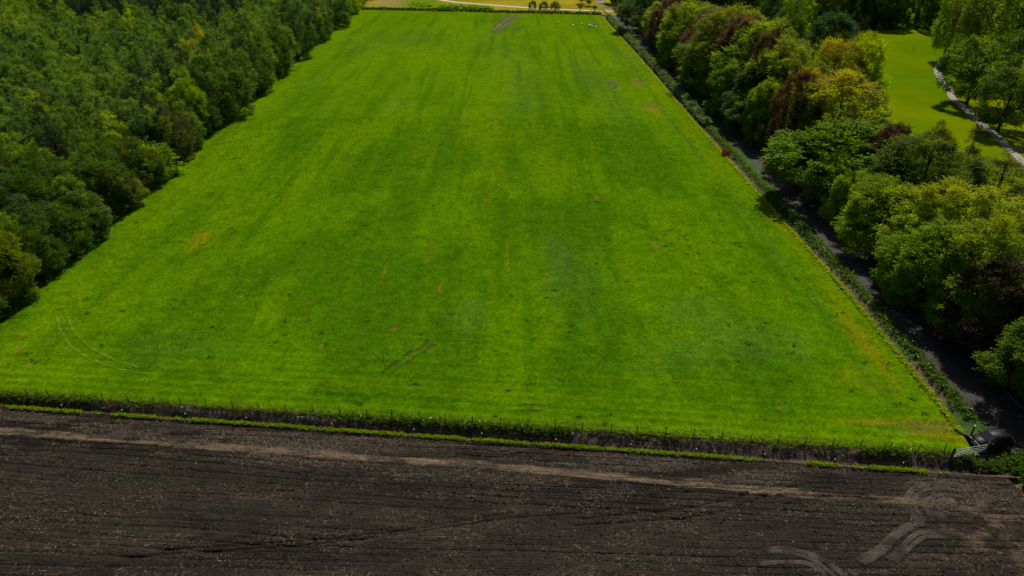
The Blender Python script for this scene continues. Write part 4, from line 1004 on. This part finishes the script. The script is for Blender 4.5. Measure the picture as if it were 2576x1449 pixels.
for px in (8, 75, 134, 196, 257, 340, 421, 487, 560, 632, 696, 763, 831, 897):
    py = 395+(456-395)*px/975; x, y = at(px, py); t, s = ditch_ts(x, y); sp_.append(ditch_p(t-.3, 2.75))
wire_fence('stake_fence', sp_, 'low electric wire on short white-tipped stakes along the tilled side of the ditch', wires=(.6,), zf=lambda p: -.25, meshes=SMs, wr=.002, cap=CM)
ff = [tuple(FARL+(FARR-FARL)*f) for f in np.linspace(.04, .985, 34)]
wire_fence('far_fence', ff, 'wire fence on short posts along the far edge of the pasture', sc=1.0)
vf = [(float(xr(np.array(y)))+.35, y) for y in np.arange(53, 150, 4.2)]
wire_fence('verge_fence', vf, 'wire fence on short posts along the road side of the pasture', sc=.75)

# wooden barrier by the far junction
bx, by = a2(1497, 30); e = empty('wooden_barrier', (bx, by, 0))
for dx in (-2.2, 0, 2.2): MB().box((dx, 0, .45), (.16, .16, 1.1)).build('post', M['wood'], e)
for z in (.45, .85): MB().box((0, .1, z), (4.9, .05, .14)).build('rail', M['wood'], e)
tag(e, 'low wooden barrier beside the far road junction', 'barrier')

# ------------------------------------------------------------------ field gate at the end of the ditch
gl, gr_ = at(951, 459), at(985.5, 453.5)
e = empty('field_gate', (gl[0], gl[1], 0), math.atan2(gr_[1]-gl[1], gr_[0]-gl[0])); GW = math.hypot(gr_[0]-gl[0], gr_[1]-gl[1])
for nm, x in (('gate_post', 0.0), ('gate_post', GW)):
    mb = MB(); mb.tube([(x, 0, -.9), (x, 0, .6), (x, 0, 1.26), (x, 0, 1.32)], [.13, .12, .115, .07], 9); mb.build(nm, M['wood'], e)
for z in (.22, .42, .62, .84, 1.10): MB().tube([(.16, 0, z), (GW-.16, 0, z)], [.022 if z < 1 else .03]*2, 6).build('rail', M['galv'], e)
for x in (.17, GW*.5, GW-.17): MB().tube([(x, 0, .2), (x, 0, 1.1)], [.024]*2, 6).build('stile', M['galv'], e)
MB().tube([(.17, .03, .22), (GW*.5, .03, 1.1)], [.016]*2, 5).build('brace', M['galv'], e)
tag(e, 'galvanised tubular field gate between two dark posts at the end of the ditch', 'gate')
px_, py_ = at(969, 440); e = empty('gate_marker_post', (px_, py_, 0))
MB().tube([(0, 0, -.3), (0, 0, 1.2), (.02, 0, 1.7)], [.09, .085, .075], 8).build('post', M['wood'], e)
MB().tube([(.02, 0, 1.68), (.02, 0, 1.74), (.02, 0, 1.80)], [.085, .09, .04], 8).build('cap', M['white'], e)
tag(e, 'dark upright post with a pale top at the field corner', 'post')

# ------------------------------------------------------------------ small black car at the field entrance
M['paint'] = simple('black_paint', (.008, .008, .009), (.006, .006, .007), 3, .5, .15, 0)
M['glass'] = simple('dark_glass', (.012, .014, .016), (.01, .01, .012), 3, .08, .7, 0)
M['tyre'] = simple('tyre_rubber', (.014, .014, .014), (.01, .01, .01), 8, .9, .1, .2, .005)
M['rim'] = simple('wheel_rim', (.35, .35, .36), (.2, .2, .2), 8, .35, .5, 0, metal=.7)
M['lamp'] = simple('lamp_glass', (.35, .35, .36), (.25, .25, .26), 6, .12, .6, 0)
M['tail'] = simple('tail_lamp', (.30, .03, .03), (.2, .02, .02), 6, .2, .6, 0)
def loft(sec, close=True):
    """sec: list of rings (same count) of points"""
    mb = MB(); n = len(sec[0])
    for r in sec: mb.v += [tuple(p) for p in r]
    for i in range(len(sec)-1):
        for k in range(n): mb.f.append([i*n+k, i*n+(k+1) % n, (i+1)*n+(k+1) % n, (i+1)*n+k])
    if close: mb.f.append(list(range(n))[::-1]); mb.f.append([(len(sec)-1)*n+k for k in range(n)])
    return mb
cx, cy = at(989.5, 445.5)
car = empty('parked_car', (cx, cy, .02), math.radians(186))
def ring(x, w, zlo, zhi, ins):  # cross-section of the body
    return [(x, -w*.93, zlo), (x, w*.93, zlo), (x, w, zlo+.16), (x, w, zhi-.18), (x, w*(1-ins), zhi), (x, -w*(1-ins), zhi), (x, -w, zhi-.18), (x, -w, zlo+.16)]
bm_ = loft([ring(1.76, .58, .34, .62, .12), ring(1.68, .70, .24, .74, .10), ring(1.3, .79, .20, .86, .10), ring(.85, .81, .20, .95, .07), ring(.2, .82, .20, .98, .05), ring(-.8, .82, .20, 1.0, .05), ring(-1.45, .80, .22, 1.0, .06), ring(-1.70, .73, .28, .92, .08), ring(-1.76, .66, .36, .80, .1)])
bo = bm_.build('body', M['paint'], car, True)
def cab(x, w, z): return [(x, -w, z), (x, w, z)]
rf = loft([[(.95, -.70, .95), (.95, .70, .95), (.90, .70, .965), (.90, -.70, .965)], [(.25, -.58, 1.38), (.25, .58, 1.38), (.20, .56, 1.44), (.20, -.56, 1.44)], [(-.6, -.60, 1.42), (-.6, .60, 1.42), (-.6, .56, 1.48), (-.6, -.56, 1.48)], [(-1.25, -.57, 1.38), (-1.25, .57, 1.38), (-1.25, .53, 1.43), (-1.25, -.53, 1.43)], [(-1.6, -.66, .98), (-1.6, .66, .98), (-1.57, .66, .99), (-1.57, -.66, .99)]])
rf.build('roof', M['paint'], car, True)
MB.quad = lambda s, *p: (s.v.extend(p), s.f.append([len(s.v)-4+i for i in range(4)]), s)[2]
MB().quad((.93, -.66, .985), (.93, .66, .985), (.27, .55, 1.40), (.27, -.55, 1.40)).build('windscreen', M['glass'], car)
MB().quad((-1.60, .62, 1.01), (-1.60, -.62, 1.01), (-1.28, -.53, 1.38), (-1.28, .53, 1.38)).build('rear_window', M['glass'], car)
for sg in (-1, 1):
    MB().quad((.80, sg*.745, 1.0), (-.35, sg*.755, 1.01), (-.35, sg*.60, 1.40), (.22, sg*.595, 1.37)).build('side_window', M['glass'], car)
    MB().quad((-.43, sg*.755, 1.01), (-1.45, sg*.72, 1.0), (-1.18, sg*.585, 1.37), (-.43, sg*.60, 1.40)).build('side_window', M['glass'], car)
    MB().box((1.70, sg*.52, .64), (.10, .26, .15)).build('headlight', M['lamp'], car)
    MB().box((-1.735, sg*.60, .74), (.08, .16, .26)).build('tail_light', M['tail'], car)
    MB().box((.72, sg*.90, 1.0), (.12, .18, .12)).build('mirror', M['paint'], car)
    for xw in (1.12, -1.12):
        w_ = MB().tube([(xw, sg*.84, .29), (xw, sg*.64, .29)], [.29, .29], 18).build('wheel', M['tyre'], car)
        MB().tube([(xw, sg*.855, .29), (xw, sg*.80, .29)], [.18, .18], 14).build('rim', M['rim'], w_)
MB().box((1.765, 0, .46), (.03, .52, .11)).build('number_plate', M['lamp'], car)
MB().box((1.72, 0, .68), (.06, .60, .07)).build('grille', M['rim'], car)
tag(car, 'small black car parked between the field gate and the road', 'car')

# ------------------------------------------------------------------ far small trees, pollards, birds, person
def small_tree(name, px, py, H, R, label, kind='bush', col=DG):
    x, y = at(px, py); e = empty(name, (x, y, 0), random.random()*6); cm, tm, H0, R0 = PROTO[kind][int(px) % len(PROTO[kind])]
    c = link(bpy.data.objects.new('crown', cm), e); c.location.z = H*.22; c.scale = (R/R0, R/R0, H*.8/H0); c.color = (*col, 0)
    MB().tube([(0, 0, -.2), (0, 0, H*.3), (0, 0, H*.6)], [.16, .13, .08], 7).build('trunk', M['bark'], e); return tag(e, label, 'tree', 'young trees by the far path')
small_tree('young_tree', 532.6, 10.2, 3.6, 1.45, 'left of the three small round trees along the far sandy path')
small_tree('young_tree', 544.0, 10.9, 3.6, 1.7, 'middle of the three small round trees along the far sandy path')
small_tree('young_tree', 555.0, 11.2, 3.9, 1.6, 'right of the three small round trees along the far sandy path')
def pollard(px, py, H, label):
    x, y = at(px, py); e = empty('pollard_tree', (x, y, 0)); rg2 = random.Random(int(px)); mb = MB()
    mb.tube([(0, 0, -.2), (.05, 0, H*.4), (0, 0, H*.8), (.03, 0, H*.9)], [.22, .17, .19, .1], 8)
    mb.build('trunk', M['bark'], e, True); mb = MB()
    for k in range(16):
        a = rg2.random()*6.28; l = rg2.uniform(.5, 1.0); mb.tube([(0, 0, H*.82), (math.cos(a)*l*.5, math.sin(a)*l*.5, H*.82+.35), (math.cos(a)*l, math.sin(a)*l, H*.85+rg2.uniform(.3, .8))], [.07, .05, .02], 5)
    mb.build('shoots', M['bark'], e)
    cm, tm, H0, R0 = PROTO['bush'][int(px) % 4]; c = link(bpy.data.objects.new('crown', cm), e); c.location.z = H*.8; c.scale = (.42, .42, .35); c.color = (*DG, 0)
    return tag(e, label, 'tree', 'pollards by the far junction')
pollard(580.0, 12.6, 2.6, 'left of the two dark knobbed pollards at the far field corner')
pollard(594.5, 13.2, 2.6, 'right of the two dark knobbed pollards at the far field corner')
for i, (px, py, lab) in enumerate(((582, 3.5, 'tall thin-stemmed young tree on the meadow beyond the pollards'), (589.5, 5.5, 'thin young tree on the meadow, nearer the road'), (612, 4.0, 'young tree on the right side of the far road'))):
    x, y = at(px, py); tree('young_tree', 'oak', i, x, y, 7.5, 1.9, OL, lab, 'tree')
# scattered far trees framing the meadow
for i, (px, py, H, R, col) in enumerate(((622, 2, 16, 5, DG), (612, -3, 17, 5, BG), (630, 8, 14, 4.5, DG), (640, 2, 18, 5, BG))):
    x, y = at(px, py+6); tree('roadside_tree', 'ash', i, x+3, y, H, R, col, ['first', 'second', 'third', 'fourth'][i] + ' dark tree by the right side of the far junction, counted from the road', 'tree', 'trees by the far junction')
# reddish shrub on the verge
x, y = at(725, 155.5); tree('red_shrub', 'bush', 1, float(xr(y))+.35, y, 1.3, .65, (.22, .055, .03), 'small reddish shrub on the verge edge of the pasture', 'shrub')

M['feather'] = simple('white_feathers', (.80, .80, .77), (.68, .68, .64), 6, .7, .2, 0)
M['beak'] = simple('orange_beak', (.55, .20, .03), (.4, .15, .03), 6, .5, .3, 0)
def bird(px, py, s, rz, label):
    x, y = at(px, py); s *= .8; e = empty('white_bird', (x, y, .12), rz, (s, s, s))
    mb = MB(); mb.tube([(-.62, 0, .34), (-.45, 0, .30), (-.2, 0, .28), (.12, 0, .28), (.34, 0, .34), (.44, 0, .52), (.42, 0, .72), (.47, 0, .86), (.58, 0, .90), (.66, 0, .87)], [.03, .14, .25, .26, .17, .08, .055, .06, .075, .04], 10)
    mb.build('body', M['feather'], e, True)
    MB().tube([(.65, 0, .87), (.78, 0, .83)], [.035, .012], 6).build('beak', M['beak'], e)
    for sg in (-1, 1):
        MB().tube([(.2, sg*.20, .34), (-.1, sg*.25, .36), (-.45, sg*.17, .38), (-.66, sg*.09, .40)], [.05, .12, .08, .015], 7).build('wing', M['feather'], e, True)
        MB().tube([(0, sg*.09, .12), (0, sg*.09, -.05)], [.02, .02], 5).build('leg', M['beak'], e)
    return tag(e, label, 'bird', 'white birds in the far field corner')
Z3 = lambda u, v: ((1000+u*.3882)/3, v*.3882/3)
bird(*Z3(1745, 176), 1.0, .3, 'white bird standing farthest left in the far field corner')
bird(*Z3(1851, 201), 1.2, 1.8, 'white bird second from the left in the far field corner')
bird(*Z3(1921, 187), 1.0, 2.2, 'white bird third from the left in the far field corner')
bird(*Z3(1986, 203), 1.7, .2, 'largest white bird in the far field corner')
bird(*Z3(1999, 213), 1.4, 2.9, 'white bird close before the largest one in the far field corner')
bird(*Z3(2032, 213), 1.0, 1.2, 'white bird farthest right in the far field corner')

# person walking on the lawn
M['shirt'] = simple('white_shirt', (.72, .70, .68), (.55, .54, .52), 9, .85, .1, .1, .01)
M['trousers'] = simple('dark_trousers', (.020, .022, .028), (.012, .013, .016), 9, .85, .1, .1, .01)
M['skin'] = simple('skin', (.42, .26, .19), (.36, .22, .16), 9, .6, .3, 0)
M['hair'] = simple('dark_hair', (.03, .022, .016), (.02, .015, .01), 20, .7, .3, .2, .01)
def person(x, y, rz, label):
    e = empty('person', (x, y, 0.02), rz)
    J = [(0, 0, .95), (0, 0, 1.12), (0, .01, 1.32), (0, .01, 1.46), (0, .03, 1.55), (0, .04, 1.66), (0, .04, 1.76),
         (.09, 0, .90), (.10, .12, .50), (.10, .02, .09), (.10, .17, .05), (-.09, 0, .90), (-.10, -.05, .49), (-.10, -.26, .12), (-.10, -.12, .05),
         (.19, 0, 1.40), (.25, -.08, 1.13), (.24, .06, .92), (.23, .12, .84), (-.19, 0, 1.40), (-.25, .05, 1.13), (-.22, .20, .95), (-.21, .27, .89)]
    E = [(0, 1), (1, 2), (2, 3), (3, 4), (4, 5), (5, 6), (0, 7), (7, 8), (8, 9), (9, 10), (0, 11), (11, 12), (12, 13), (13, 14), (3, 15), (15, 16), (16, 17), (17, 18), (3, 19), (19, 20), (20, 21), (21, 22)]
    Rr = [.15, .145, .16, .12, .055, .095, .07, .095, .065, .045, .035, .095, .065, .045, .035, .065, .048, .036, .04, .065, .048, .036, .04]
    me = bpy.data.meshes.new('body'); me.from_pydata(J, E, []); o = bpy.data.objects.new('body', me); link(o, e)
    import bmesh; bb = bmesh.new(); bb.from_mesh(me); bb.verts.layers.skin.verify(); bb.to_mesh(me); bb.free()
    md = o.modifiers.new('skin', 'SKIN'); sv = me.skin_vertices[0].data
    for i, r in enumerate(Rr): sv[i].radius = (r, r*(.72 if i in (1, 2, 3) else 1)); sv[i].use_root = (i == 0)
    o.modifiers.new('sub', 'SUBSURF').levels = 1; o.modifiers['sub'].render_levels = 1
    dg = bpy.context.evaluated_depsgraph_get(); m2 = bpy.data.meshes.new_from_object(o.evaluated_get(dg)); o.modifiers.clear(); o.data = m2
    for m_ in ('skin', 'shirt', 'trousers'): m2.materials.append(M[m_])
    for p in m2.polygons:
        p.use_smooth = True; c = p.center
        p.material_index = 2 if (c.z < .98 and abs(c.x) < .20) else (1 if c.z < 1.49 and not (abs(c.x) > .19 and c.z < 1.0) else 0)
    hb = MB(); hb.tube([(0, .0, 1.60), (0, .0, 1.70), (0, .02, 1.78), (0, .03, 1.83)], [.085, .112, .10, .03], 10); hb.build('hair', M['hair'], e, True)
    return tag(e, label, 'person')
x, y = at(913.3, 51.0); person(x, y, math.radians(200), 'person in white top and dark trousers walking on the bright lawn')
